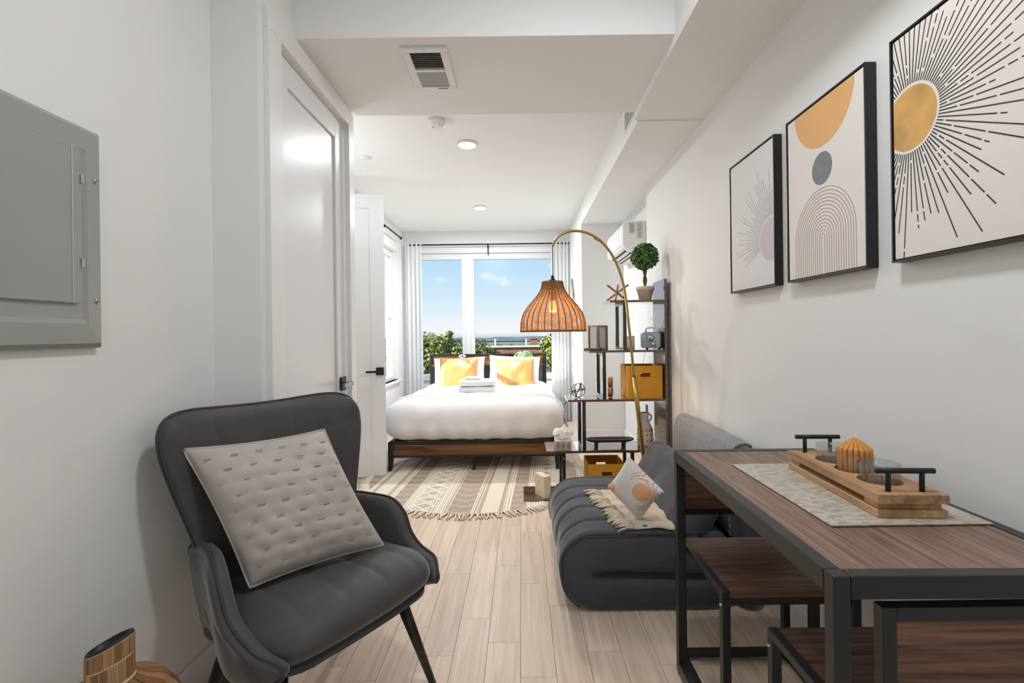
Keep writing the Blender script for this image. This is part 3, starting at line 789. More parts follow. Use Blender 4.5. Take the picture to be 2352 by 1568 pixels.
# arms: rounded outline in side view, flared outward
def closed_crom(P, m=5):
    out = []; n = len(P)
    for i in range(n):
        p0, p1, p2, p3 = P[i - 1], P[i], P[(i + 1) % n], P[(i + 2) % n]
        for k in range(m):
            t = k / m
            out.append(tuple(.5 * ((2 * p1[c]) + (-p0[c] + p2[c]) * t + (2 * p0[c] - 5 * p1[c] + 4 * p2[c] - p3[c]) * t * t + (-p0[c] + 3 * p1[c] - 3 * p2[c] + p3[c]) * t ** 3) for c in range(2)))
    return out
AO = closed_crom([(.185, .50), (.18, .575), (.11, .602), (.02, .604), (-.055, .592), (-.105, .545), (-.138, .485), (-.19, .448), (-.255, .428), (-.30, .403), (-.312, .378), (-.285, .352), (-.20, .318), (-.05, .297), (.09, .297), (.165, .335), (.185, .42)])
cxA = (-.04, .44)
def arm_x(y, z, inner):
    fl = .028 * sm01((z - .30) / .28)
    b = .205 + fl + .060 * sm01((.12 - y) / .28) - .035 * sm01((-y - .25) / .07)
    return b + (0 if inner else .054)
for sx in (-1, 1):
    m = MB(); vs = []; fs = []; n = len(AO)
    rows = [(0.0, 1), (.55, 1), (.80, 1), (.90, 1), (.97, 1), (1.0, .5), (.97, 0), (.90, 0), (.80, 0), (.55, 0), (0.0, 0)]
    for (k, inn) in rows:
        for (y, z) in AO:
            yy = cxA[0] + (y - cxA[0]) * k; zz = cxA[1] + (z - cxA[1]) * k
            xi, xo = arm_x(yy, zz, True), arm_x(yy, zz, False)
            mid = (xi + xo) / 2; hw = (xo - xi) / 2
            q = min(1, (1 - k) / .20)
            hh = hw * math.sqrt(max(0, 1 - (1 - q) ** 2))
            X = mid - hh if inn == 1 else mid + hh
            if k == 1.0: X = mid
            vs.append((sx * X - .012, yy, zz))
    for r in range(len(rows) - 1):
        for i in range(n):
            j = (i + 1) % n
            q = (r * n + i, r * n + j, (r + 1) * n + j, (r + 1) * n + i); fs.append(q if sx > 0 else q[::-1])
    m.add(vs, fs); am = obj('arm', m, M_vel, ac, smooth=True, world=False)
    pth = [(sx * (arm_x(y, z, False) - .018) - .012, y, z + .001) for (y, z) in AO[3:68]]
    obj('arm_piping', MB().tube(pth, .0045, 6), M_pip, am, smooth=True, world=False)
# underside shell and front piping
def shellfn(x, y, z): return (x * (1 - .18 * (z < 0)), y * (1 - .12 * (z < 0)), z)
obj('seat_base', MB().rbox((.278, .235, .042), (.10, .10, .04), (18, 18, 8), shellfn, c=(-.012, -.065, .342)), M_vel, ac, smooth=True, world=False)
fp = [(.275 * (-1 + 2 * i / 40) - .012, -.318 + .075 * abs(-1 + 2 * i / 40) ** 4, .356) for i in range(41)]
obj('front_piping', MB().tube(fp, .0045, 6), M_pip, ac, smooth=True, world=False)
for sx, sy, tx, ty in ((1, -1, .21, -.19), (-1, -1, .21, -.19), (1, 1, .19, .10), (-1, 1, .19, .10)):
    fx, fy = tx + .07, ty + .085 * sy
    obj('leg', MB().tube([(sx * tx - .012, ty, .315), (sx * fx - .012, fy, .003)], [.021, .0115], 16), M_vleg, ac, world=False, smooth=True)
# cushion on it
M_cush = mat('taupe_satin', (182, 174, 168), .5, var=.04, vs=8, sheen=.25, bump=.05, bs=500)
def pillow_mb(w, h, t, nu=40, nv=40, pinch=.05, seed=0, wr=.006, quilt=0, sag=0):
    m = MB(); vs = []; fs = []
    idx = {}
    for side in (1, -1):
        for j in range(nv + 1):
            for i in range(nu + 1):
                u = -1 + 2 * i / nu; v = -1 + 2 * j / nv
                eu = 1 - u * u; ev = 1 - v * v
                x = w / 2 * u * (1 - pinch * ev * abs(u)); y = h / 2 * v * (1 - pinch * eu * abs(v))
                prof = (max(0, 1 - abs(u) ** 2.6) * max(0, 1 - abs(v) ** 2.6)) ** .5
                z = t / 2 * prof
                e = min(1, prof * 1.6)
                nn = noise.noise(Vector((x * 9 + seed, y * 9, side * 2.))) * wr + noise.noise(Vector((x * 26, y * 20 + seed, side * 3.))) * wr * .4
                z += nn * e
                if quilt:
                    for (qx, qy) in quilt: z -= .005 * math.exp(-(((x - qx) / .022) ** 2 + ((y - qy) / .010) ** 2)) * e
                y -= sag * (1 - v) * .5 * 0
                if side < 0 and (i in (0, nu) or j in (0, nv)): idx[(side, i, j)] = idx[(1, i, j)]
                else: idx[(side, i, j)] = len(vs); vs.append((x, y, side * z))
    for side in (1, -1):
        for j in range(nv):
            for i in range(nu):
                q = [idx[(side, i, j)], idx[(side, i + 1, j)], idx[(side, i + 1, j + 1)], idx[(side, i, j + 1)]]
                fs.append(tuple(q if side > 0 else q[::-1]))
    return m.add(vs, fs)
def edge_path(w, h, pinch, n=20):
    out = []
    for k in range(4):
        for i in range(n):
            s = -1 + 2 * i / n
            u, v = ((s, -1), (1, s), (-s, 1), (-1, -s))[k]
            out.append((w / 2 * u * (1 - pinch * (1 - v * v) * abs(u)), h / 2 * v * (1 - pinch * (1 - u * u) * abs(v)), 0))
    return out
def frame3(c, u, v):
    u = u.normalized(); n = u.cross(v).normalized(); v = n.cross(u)
    return Matrix(((u.x, v.x, n.x, c.x), (u.y, v.y, n.y, c.y), (u.z, v.z, n.z, c.z), (0, 0, 0, 1)))
Ma = WM[ac.name]
quilt = []
for r in range(9):
    for q in range(6):
        quilt.append((-.165 + q * .066 + (.033 if r % 2 else 0), -.17 + r * .0425))
cu_u = Vector((.37, -.10, .0)).normalized(); cu_v = Vector((-.085, .20, .39)).normalized(); cu_n = cu_u.cross(cu_v).normalized(); cu_c = Vector((-.072, .000, .684))
cM = Ma @ Matrix(((cu_u.x, cu_v.x, cu_n.x, cu_c.x), (cu_u.y, cu_v.y, cu_n.y, cu_c.y), (cu_u.z, cu_v.z, cu_n.z, cu_c.z), (0, 0, 0, 1)))
cu = thing('cushion', 'taupe quilted square cushion leaning in the armchair', 'cushion', cM @ Vector((0, -.21, 0)))
body = pillow_mb(.405, .44, .165, 64, 64, .055, 3, .009, quilt); body.xf(cM)
obj('cover', body, M_cush, cu, smooth=True)
obj('piping', MB().tube(edge_path(.407, .442, .055), .004, 6, closed=True).xf(cM), M_cush, cu, smooth=True)
stm = MB()
for (qx, qy) in quilt:
    if abs(qx) < .185 and abs(qy) < .2:
        prof = (max(0, 1 - abs(qx / .2025) ** 2.6) * max(0, 1 - abs(qy / .22) ** 2.6)) ** .5
        z = .0825 * prof - .004
        stm.box((qx - .010, qy - .0012, z), (qx + .010, qy + .0012, z + .003))
stm.xf(cM); obj('stitching', stm, mat('stitch', (150, 141, 135), .7), cu)['kind'] = 'stuff'

# ================================================================== mosaic floor vase
vx, vy = -.905, 1.065
fv = thing('mosaic_vase', 'tall mosaic floor vase of brown bamboo tiles, cropped at the frame edge', 'vase', (vx, vy, 0))
def shear(p):
    k = sm01((p.z - .44) / .08)
    return (p.x, p.y, p.z + k * .42 * p.x * 1.0)
prof = [(0, 0), (.07, 0), (.10, .02), (.135, .12), (.146, .24), (.14, .33), (.124, .39), (.095, .43), (.056, .448), (.042, .458), (.041, .535)]
def prof_r(z):
    for (r0, z0), (r1, z1) in zip(prof[1:], prof[2:]):
        if z0 <= z <= z1: return r0 + (r1 - r0) * (z - z0) / max(z1 - z0, 1e-6)
    return prof[-1][0]
inner = [(.0465, .537), (.045, .45), (.04, .40), (0, .38)]
obj('body', MB().lathe(prof + [(.0395, .538), (.0385, .50), (.038, .455), (0, .45)], 48, fn=shear), mat('grout', (222, 206, 174), .7), fv, smooth=True, world=False)
obj('rim', MB().lathe([(.0418, .5345), (.0412, .5395), (.0368, .5395), (.0362, .5), (.036, .457), (0, .456)], 40, fn=shear, caps=False), M_black, fv, smooth=True, world=False)
M_tiles = [mat('bamboo_tile_%d' % q, c_, .5, var=.14, vs=9, stretch=(14, 14, 1.5), bump=.1, bs=40) for q, c_ in enumerate(((150, 108, 68), (168, 128, 86), (186, 150, 108), (134, 94, 58)))]
rows = [(.14, .20, 26), (.203, .265, 26), (.268, .325, 26)]
def tile_row(pts, n, ofs):
    # pts: list of (r,z) from low to high of the row
    for k in range(n):
        a0 = 2 * PI * (k + ofs + .075) / n; a1 = 2 * PI * (k + ofs + .925) / n
        vs = []
        for (r, z) in pts:
            for a in (a0, (a0 + a1) / 2, a1):
                vs.append(shear(Vector(((r) * math.cos(a), (r) * math.sin(a), z))))
        for (r, z) in pts:
            for a in (a0, (a0 + a1) / 2, a1):
                vs.append(shear(Vector(((r + .0022) * math.cos(a), (r + .0022) * math.sin(a), z + (.0022 if r > .045 else .0008)))))
        m = len(pts) * 3; fs = []
        for j in range(len(pts) - 1):
            for i in range(2):
                a = m + j * 3 + i; fs.append((a, a + 1, a + 4, a + 3))
        b = lambda j, i: j * 3 + i
        L = len(pts) - 1
        for i in range(2):
            fs.append((b(0, i), b(0, i + 1), m + b(0, i + 1), m + b(0, i))); fs.append((m + b(L, i), m + b(L, i + 1), b(L, i + 1), b(L, i)))
        for j in range(L):
            fs.append((m + b(j, 0), m + b(j + 1, 0), b(j + 1, 0), b(j, 0))); fs.append((b(j, 2), b(j + 1, 2), m + b(j + 1, 2), m + b(j, 2)))
        obj('tile', MB().add(vs, fs), random.choice(M_tiles), fv, world=False)
tile_row([(.0412, .497), (.0412, .532)], 17, 0)
tile_row([(.0415, .4595), (.0412, .494)], 17, .45)
tile_row([(prof_r(.412), .412), (prof_r(.430), .430), (prof_r(.447), .447), (prof_r(.456), .456)], 22, .2)
tile_row([(prof_r(.358), .358), (prof_r(.384), .384), (prof_r(.409), .409)], 28, 0)
tile_row([(prof_r(.29), .29), (prof_r(.32), .32), (prof_r(.355), .355)], 28, .5)

# ================================================================== floor sofa
M_fut = mat('charcoal_suede', (76, 77, 84), .8, var=.08, vs=7, sheen=.35, bump=.08, bs=500, spec=.2)
FY0, FY1 = 2.07, 2.96
fyc = (FY0 + FY1) / 2
fu = thing('floor_sofa', 'low charcoal folding floor sofa along the right wall', 'sofa', (.62, fyc, 0))
seams = [FY0 + .165 + i * .165 for i in range(5)]
FZ = .345
def futfn(x, y, z):
    X, Y, Z = x, y, z
    yy = y + fyc; zz = z + FZ / 2; xx = x + .555
    d = sum(math.exp(-((yy - s) / .011) ** 2) for s in seams)
    top = sm01((zz - .22) / .1); frt = sm01((.42 - xx) / .12)
    if top > 0: Z -= .011 * d * top
    X += .010 * d * frt * sm01((zz - .12) / .12)
    Z += .010 * top * noise.noise(Vector((xx * 5, yy * 5, 1)))
    # fold groove on the ends and rear, closed at the front fold
    g = math.exp(-((zz - .165 + .03 * (xx - .3)) / .014) ** 2) * sm01((xx - .30) / .09)
    k = sm01((abs(y) - .34) / .06)
    Y -= math.copysign(.06 * g * k, y)
    # front bulge
    X -= .03 * math.sin(PI * min(1, max(0, zz / FZ))) * frt
    X += .012 * noise.noise(Vector((yy * 6, zz * 7, 4))) * frt
    return (X, Y, Z)
obj('seat', MB().rbox((.365, .445, FZ / 2), (.13, .05, .12), (40, 90, 22), futfn, c=(.555, fyc, FZ / 2)), M_fut, fu, smooth=True)
# end piping on the near side, along the top and front
ep_ = []
for (cx_, cz_, a0, a1) in ((.365 - .13, FZ / 2 - .12, PI / 2, PI / 2), (-.365 + .13, FZ / 2 - .12, PI / 2, PI), (-.365 + .13, -FZ / 2 + .12, PI, 1.3 * PI)):
    for k in range(9):
        a = a0 + (a1 - a0) * k / 8
        q = futfn(cx_ + .124 * math.cos(a), -.445 + .016, cz_ + .115 * math.sin(a)); ep_.append((q[0] + .555, q[1] + fyc, q[2] + FZ / 2))
ep_ = ep_[8:]
obj('seam', MB().tube(ep_, .003, 6), mat('suede_dark', (48, 46, 50), .8), fu, smooth=True)
def slabfn(cx, cz, tilt, seed):
    def f(x, y, z):
        n = noise.noise(Vector((z * 7, y * 7, seed))) * .012
        x += n
        c, s = math.cos(tilt), math.sin(tilt)
        return (x * c + z * s, y, -x * s + z * c)
    return f
obj('back_cushion', MB().rbox((.075, .435, .155), (.07, .06, .06), (10, 50, 26), slabfn(0, 0, math.radians(31), 3), c=(.772, fyc + .005, .405)), M_fut, fu, smooth=True)
obj('backrest', MB().rbox((.055, .49, .34), (.05, .06, .06), (8, 50, 34), slabfn(0, 0, math.radians(2), 8), c=(.985, fyc + .04, .345)), M_fut, fu, smooth=True)
# grey throw over the backrest
M_thr = mat('grey_wool', (142, 142, 145), .9, var=.1, vs=60, sheen=.3, bump=.2, bs=600)
def throwfn(u, v):
    y = 2.19 + .80 * u + .05 * (v - .5) + .012 * math.sin(v * 9)
    # v runs from the front hem over the top to the rear
    P = [(.922, .30), (.921, .45), (.926, .58), (.932, .640), (.947, .684), (.975, .699), (1.012, .701), (1.042, .688), (1.055, .655), (1.0595, .60)]
    s = v * (len(P) - 1); i = min(int(s), len(P) - 2); t = s - i
    x = P[i][0] * (1 - t) + P[i + 1][0] * t; z = P[i][1] * (1 - t) + P[i + 1][1] * t
    if u < .12: z -= .012 * (1 - u / .12)
    return (x, y, z + .004 * noise.noise(Vector((x * 8, y * 9, z * 8))))
gt = thing('grey_throw', 'grey wool throw folded over the sofa backrest', 'throw blanket', (.93, 2.6, .3))
o_ = obj('cloth', MB().grid(throwfn, 50, 36), M_thr, gt, smooth=True)
so = o_.modifiers.new('solid', 'SOLIDIFY'); so.thickness = .004; so.offset = 1
ed = MB()
for k in range(44):
    a = Vector(throwfn(0, k / 44)); b_ = Vector(throwfn(.012, (k + .55) / 44)); ed.tube([a + Vector((-.003, -.004, .004)), b_ + Vector((-.003, 0, .004))], .0028, 5)
obj('whip_stitch', ed, mat('stitch_wool', (120, 116, 112), .9), gt)
# cream fringed throw on the seat
M_cream = mat('cream_knit', (206, 192, 172), .9, var=.12, vs=90, bump=.3, bs=400)
q0, q1, q2, q3 = atZ(1372, 1130, .35), atZ(1475, 1250, .352), atZ(1440, 1116, .352), atZ(1600, 1262, .352)
q2 = Vector((.655, q0.y + .08, 0)); q3 = Vector((.668, 2.10, 0)); q1 = Vector((q1.x, 2.105, 0))
def crfn(u, v):
    p = q0.lerp(q1, u).lerp(q2.lerp(q3, u), v)
    z = .350 + .006 * noise.noise(Vector((p.x * 14, p.y * 14, 2))) + .004 * math.sin(u * 30 + v * 6)
    return (p.x, p.y, z)
ct = thing('fringed_throw', 'cream knitted throw with tassel fringe on the sofa seat', 'throw blanket', (.55, 2.35, .345))
o_ = obj('cloth', MB().grid(crfn, 40, 24), M_cream, ct, smooth=True); so = o_.modifiers.new('solid', 'SOLIDIFY'); so.thickness = .006; so.offset = 1
fg = MB()
for k in range(70):
    b0 = Vector(crfn(k / 69, 0)); rr = random.Random(k)
    dx = -.05 - .03 * rr.random(); dy = .03 * (rr.random() - .6)
    pts = [b0 + Vector((.012, 0, .006)), b0 + Vector((dx * .4, dy * .4 + .006 * rr.random(), .010)), b0 + Vector((dx * .8, dy, .006)), b0 + Vector((dx, dy * 1.6, .002))]
    fg.tube(pts, [.004, .0045, .004, .0025], 5)
obj('fringe', fg, M_cream, ct, smooth=True)
# white cushion with an orange abstract print
M_wc = mat('cushion_white', (226, 222, 220), .8, bump=.05, bs=400)
M_or = mat('cushion_orange', (238, 176, 130), .8)
M_orl = mat('cushion_orange_line', (214, 150, 120), .8)
pw = .215
pm = pillow_mb(pw, pw, .10, 60, 60, .10, 11, .003)
cM2 = frame3(Vector((.507, 2.205, .492)), Vector((.114, -.1, -.114)), Vector((.072, -.095, .147)))
for i, f in enumerate(pm.f):
    x = sum(pm.v[k][0] for k in f) / 4; y = sum(pm.v[k][1] for k in f) / 4
    mi = 0
    if math.hypot(x - .042, y - .045) < .040: mi = 1
    elif x < -.06 and y < -.045: mi = 1
    else:
        d_ = math.hypot(x - .03, y - .03)
        for r_ in (.062, .072, .082):
            if abs(d_ - r_) < .0016 and x + y > .03: mi = 2
    pm.m[i] = mi
pm.xf(cM2)
pc = thing('throw_pillow', 'small white cushion with orange abstract print on the sofa', 'cushion', cM2 @ Vector((.1, -.1, 0)))
po = obj('cover', pm, [M_wc, M_or, M_orl], pc, smooth=True)

# ================================================================== stepped shelf
SY0, SY1 = 3.45, 3.75
sh = thing('stepped_shelf', 'stepped walnut and black metal bookshelf dividing the bedroom', 'shelf', (.5, 3.6, .009))
SZ = {1: 1.428, 2: 1.074, 3: .727, 4: .365}
SXL = {1: .637, 2: .487, 3: .33, 4: .175}
SR = 1.022
obj('side_panel', MB().box((SR, SY0, .009), (SR + .018, SY1, 1.575)), M_shelfwood, sh, bevel=.001)
for k in (1, 2, 3, 4):
    obj('shelf_board', MB().box((SXL[k], SY0, SZ[k] - .016), (SR, SY1, SZ[k])), M_shelfwood, sh, bevel=.001)
obj('base_board', MB().box((.01, SY0, .0095), (SR, SY1, .0255)), M_shelfwood, sh, bevel=.001)
def sframe(x, z0, z1, t=.024):
    f = MB(); f.box((x - t / 2, SY0 + .004, z0), (x + t / 2, SY0 + .004 + t, z1)); f.box((x - t / 2, SY1 - t - .004, z0), (x + t / 2, SY1 - .004, z1))
    f.box((x - t / 2, SY0 + .004 + t, z1 - .018), (x + t / 2, SY1 - t - .004, z1)); f.box((x - t / 2, SY0 + .004 + t, z0), (x + t / 2, SY1 - t - .004, z0 + .018))
    obj('metal_frame', f, M_shelfmetal, sh, bevel=.001)
sframe(.742, SZ[2], SZ[1] - .016); sframe(.592, SZ[3], SZ[2] - .016); sframe(.445, SZ[4], SZ[3] - .016); sframe(.298, .0255, SZ[4] - .016); sframe(.785, .0255, SZ[4] - .016)
obj('bolt', MB().lathe([(.006, 0), (.005, .003), (0, .004)], 10, M=Matrix.Translation((.298, SY0 + .004, .31)) @ Matrix.Rotation(PI / 2, 4, 'X')), M_chrome, sh)

# --- topiary
tx_, ty_ = atY(1482, 690, 3.58)[0], 3.58
tp = thing('topiary', 'round topiary ball in a cream pot on the top shelf', 'plant', (tx_, ty_, SZ[1]))
obj('pot', MB().lathe([(0, .004), (.041, 0), (.043, .002), (.058, .075), (.0655, .077), (.0665, .104), (.0625, .105), (.059, .09), (0, .088)], 32), mat('cream_pot', (206, 194, 178), .7, var=.04, vs=12), tp, world=False, smooth=True)
tw = MB()
for ph in (0, PI):
    tw.tube([(.007 * math.cos(ph + k * .55), .007 * math.sin(ph + k * .55), .085 + k * .0125) for k in range(13)], [.008 + .001 * (k % 2) for k in range(13)], 7)
obj('trunk', tw, mat('bark', (104, 80, 62), .9, var=.2, vs=40), tp, world=False, smooth=True)
def leaf_mesh(n, pos_fn, size, seed, mats=3):
    rnd = random.Random(seed); m = MB()
    for i in range(n):
        p, nrm = pos_fn(rnd)
        a = Vector((rnd.gauss(0, 1), rnd.gauss(0, 1), rnd.gauss(0, 1)))
        nn = (nrm * 1.1 + a * .55).normalized(); u = nn.orthogonal().normalized(); u.rotate(Matrix.Rotation(rnd.random() * 2 * PI, 3, nn)); v = nn.cross(u)
        s = size * (.7 + .6 * rnd.random())
        q = [p - u * s * .55, p + v * s * .28, p + u * s * .6 + nn * s * .12, p - v * s * .28]
        m.add(q, [(0, 1, 2), (0, 2, 3)], rnd.randrange(mats))
    return m
M_lf = [mat('leaf_%d' % i, c, .55, spec=.3) for i, c in enumerate(((70, 104, 56), (108, 144, 74), (48, 78, 46)))]
def ball(r0, c):
    def f(rnd):
        d = Vector((rnd.gauss(0, 1), rnd.gauss(0, 1), rnd.gauss(0, 1))).normalized()
        return d * (r0 * (.82 + .2 * rnd.random())) + Vector(c), d
    return f
obj('foliage', leaf_mesh(1700, ball(.097, (0, 0, .325)), .022, 5).add(*(lambda b: (b.v, b.f))(MB().lathe([(0, .245), (.055, .265), (.08, .325), (.055, .385), (0, .405)], 12)), 2), M_lf, tp, world=False)
# --- wooden jack sculpture
js = thing('stick_sculpture', 'crossed wooden stick sculpture on the top shelf', 'sculpture', (.71, 3.56, SZ[1]))
M_stick = wood('stick_wood', (134, 92, 56), (176, 132, 88), 'x', 6, .55)
for a, b_ in (((-.075, -.02, .116), (.075, .02, .007)), ((-.07, .03, .007), (.08, -.02, .118)), ((-.02, -.045, .007), (.018, .05, .12))):
    obj('stick', MB().tube([a, b_], .0075, 10), M_stick, js, world=False)
# --- lantern
p = atY(1374, 800, 3.56)
ln_ = thing('lantern', 'small wooden box lantern with glass sides', 'lantern', (p.x, 3.57, SZ[2]), rz=math.radians(38))
M_lw = wood('lantern_wood', (120, 88, 60), (168, 128, 92), 'z', 5, .55)
L, Hh = .045, .178
for sx in (-1, 1):
    for sy in (-1, 1): obj('post', MB().box((sx * L - .006, sy * L - .006, .010), (sx * L + .006, sy * L + .006, Hh - .01)), M_lw, ln_, world=False)
obj('bottom', MB().box((-L - .006, -L - .006, 0), (L + .006, L + .006, .010)), M_lw, ln_, world=False)
obj('top_ring', MB().box((-L - .006, -L - .006, Hh - .01), (L + .006, -L + .006, Hh)).box((-L - .006, L - .006, Hh - .01), (L + .006, L + .006, Hh)).box((-L - .006, -L + .006, Hh - .01), (-L + .006, L - .006, Hh)).box((L - .006, -L + .006, Hh - .01), (L + .006, L - .006, Hh)), M_lw, ln_, world=False)
M_lg = mat('lantern_glass', (150, 156, 164), .15, spec=.6)
for lo, hi in (((-L + .006, -L - .001, .01), (L - .006, -L + .001, Hh - .01)), ((L - .001, -L + .006, .01), (L + .001, L - .006, Hh - .01)), ((-L - .001, -L + .006, .01), (-L + .001, L - .006, Hh - .01))):
    obj('pane', MB().box(lo, hi), clear('lantern_pane', (.8, .82, .85), .18), ln_, world=False)
obj('tealight', MB().lathe([(0, 0), (.018, 0), (.018, .03), (0, .031)], 16, (0, 0, .011)), M_white, ln_, world=False)
# --- remote and small white thing
single('remote', MB().box((-.02, -.06, 0), (.02, .06, .014)).xf(Matrix.Translation((.525, 3.535, SZ[2])) @ Matrix.Rotation(math.radians(60), 4, 'Z')), M_black, 'black remote lying at the left end of the second shelf', 'remote control', bevel=.003)
single('white_card_box', MB().box((.5 - .008, 3.62, SZ[2]), (.5 + .045, 3.68, SZ[2] + .012)), M_white, 'small white case behind the remote', 'case', bevel=.002)
# --- little white canister behind the lamp pole
p = atY(1447, 800, 3.56)
cn = thing('canister', 'small cream canister on the second shelf behind the lamp pole', 'canister', (p.x, 3.57, SZ[2]))
obj('body', MB().lathe([(.034, 0), (.036, .004), (.036, .082), (.034, .085)], 24), mat('cream_ceramic', (214, 208, 200), .5), cn, world=False, smooth=True)
obj('lid', MB().lathe([(.036, .085), (.037, .096), (.030, .1), (0, .101)], 24), mat('cream_lid', (226, 222, 214), .5), cn, world=False, smooth=True)
# --- radio
p = atY(1498, 800, 3.55)
rd = thing('radio', 'pale blue retro radio with a telescopic antenna', 'radio', (p.x + .005, 3.56, SZ[2]), rz=math.radians(-46))
M_rb = mat('radio_blue', (158, 182, 196), .45); M_rk = mat('radio_back', (54, 54, 60), .5)
def rr2(w, h, r): return rrect(-w / 2, 0.008, w / 2, h, r)
obj('case', MB().prism(rr2(.16, .125, .02), 'y', -.01, .06), M_rk, rd, world=False, bevel=.004)
fp_ = obj('front_panel', MB().prism(rr2(.155, .122, .02), 'y', -.036, -.01), M_rb, rd, world=False, bevel=.004)
for x, z, r in ((.015, .082, .021), (.035, .038, .015)):
    obj('knob', MB().lathe([(r, 0), (r, .012), (r * .85, .016), (0, .016)], 20, M=Matrix.Translation((x, -.036, z)) @ Matrix.Rotation(PI / 2, 4, 'X')), M_chrome, fp_, world=False, smooth=True)
obj('dial', MB().box((-.06, -.0375, .09), (-.045, -.036, .1)), M_white, fp_, world=False)
obj('handle', MB().tube([(-.055, 0, .12), (-.053, 0, .148), (-.035, 0, .157), (.035, 0, .157), (.053, 0, .148), (.055, 0, .12)], .007, 8), M_white, rd, world=False, smooth=True)
obj('antenna', MB().tube([(.03, .04, .125), (-.035, .04, .24)], [.0022, .0012], 6), M_chrome, rd, world=False)
for x in (-.05, .05): obj('foot', MB().lathe([(.008, 0), (.008, .010)], 10, (x, .01, 0)), M_black, rd, world=False)
p0 = Vector((.97, SY1 + .01, SZ[2] + .02)); cp = [p0, (.955, SY1 + .015, 1.0), (.93, SY1 + .015, .92), (.90, SY1 + .012, .86)]
single('radio_cable', MB().tube(cp, .0016, 6), M_white, 'thin white cable hanging behind the third shelf', 'cable')

# --- yellow storage bins
M_bin = mat('mustard_fabric', (208, 150, 46), .8, var=.05, vs=30, bump=.1, bs=400)
M_binin = mat('mustard_inside', (150, 104, 34), .85)
def bin_(label, loc, w, d, h):
    b = thing('storage_bin', label, 'storage bin', loc, group='mustard storage bins')
    t = .006
    def wall(name, lo, hi): return obj(name, MB().box(lo, hi), M_bin, b, world=False, bevel=.003)
    # front with a handle slot: four pieces around a hole joined in one mesh
    hx, hz0, hz1 = .036, h * .66, h * .66 + .028
    f = MB()
    for s in (0, 1):
        y0, y1 = (0, t) if s == 0 else (d - t, d)
        f = MB(); f.box((0, y0, 0), (w, y1, hz0)); f.box((0, y0, hz1), (w, y1, h)); f.box((0, y0, hz0), (w / 2 - hx, y1, hz1)); f.box((w / 2 + hx, y0, hz0), (w, y1, hz1))
        obj('panel', f, M_bin, b, world=False)
        g = MB(); ya, yb = (y0 - .002, y0 + .001) if s == 0 else (y1 - .001, y1 + .002)
        for lo, hi in (((w / 2 - hx - .006, hz1), (w / 2 + hx + .006, hz1 + .006)), ((w / 2 - hx - .006, hz0 - .006), (w / 2 + hx + .006, hz0)), ((w / 2 - hx - .006, hz0), (w / 2 - hx, hz1)), ((w / 2 + hx, hz0), (w / 2 + hx + .006, hz1))):
            g.box((lo[0], ya, lo[1]), (hi[0], yb, hi[1]))
        obj('handle_trim', g, M_bin, b, world=False)
    wall('panel', (0, t, 0), (t, d - t, h)); wall('panel', (w - t, t, 0), (w, d - t, h)); wall('bottom', (t, t, 0), (w - t, d - t, t))
    return b
pb = atY(1443, 918, SY0 + .03)
bin_('mustard storage bin on the third shelf behind the lamp pole', (pb.x, SY0 + .025, SZ[3]), SR - pb.x - .012, .265, .232)
pb = atY(1353, 1107, SY0 + .0)
bin_('open mustard storage bin on the shelf base under the fourth shelf', (pb.x, SY0 + .008, .0255), .258, .27, .240)
# --- wooden number ornament seen edge on
p = atY(1404, 915, 3.56)
om = thing('wood_ornament', 'wooden figure-eight ornament standing on the third shelf', 'ornament', (p.x - .005, 3.56, SZ[3]), rz=math.radians(72))
for zc, r in ((.042, .040), (.112, .034)):
    m = MB(); vs = []; fs = []; n = 28
    for y in (-.014, .014):
        for rr_ in (r, r * .55):
            for k in range(n): vs.append((rr_ * math.cos(2 * PI * k / n), y, zc + rr_ * math.sin(2 * PI * k / n)))
    for k in range(n):
        l = (k + 1) % n
        fs += [(k, l, n + l, n + k), (2 * n + k, 3 * n + k, 3 * n + l, 2 * n + l), (k, 2 * n + k, 2 * n + l, l), (n + k, n + l, 3 * n + l, 3 * n + k)]
    obj('loop', m.add(vs, fs), wood('ornament_wood', (120, 84, 54), (170, 128, 90), 'x', 5), om, world=False)
# --- wire orb
p = atY(1329, 908, 3.55)
ob = thing('wire_orb', 'open metal ring orb on the third shelf end', 'ornament', (p.x, 3.57, SZ[3]))
M_bronze = mat('bronze_wire', (70, 62, 54), .4, .7)
for a, b_ in ((0, 0), (60, 0), (120, 0), (90, 70), (30, 75)):
    R_ = Euler((math.radians(90 + b_), 0, math.radians(a)), 'XYZ').to_matrix()
    obj('ring', MB().tube([R_ @ Vector((.05 * math.cos(2 * PI * k / 32), .05 * math.sin(2 * PI * k / 32), 0)) + Vector((0, 0, .053)) for k in range(32)], .0024, 6, closed=True), M_bronze, ob, world=False, smooth=True)
obj('axis_rod', MB().tube([(-.022, -.01, .003), (.026, .012, .105)], .004, 8), M_bronze, ob, world=False)
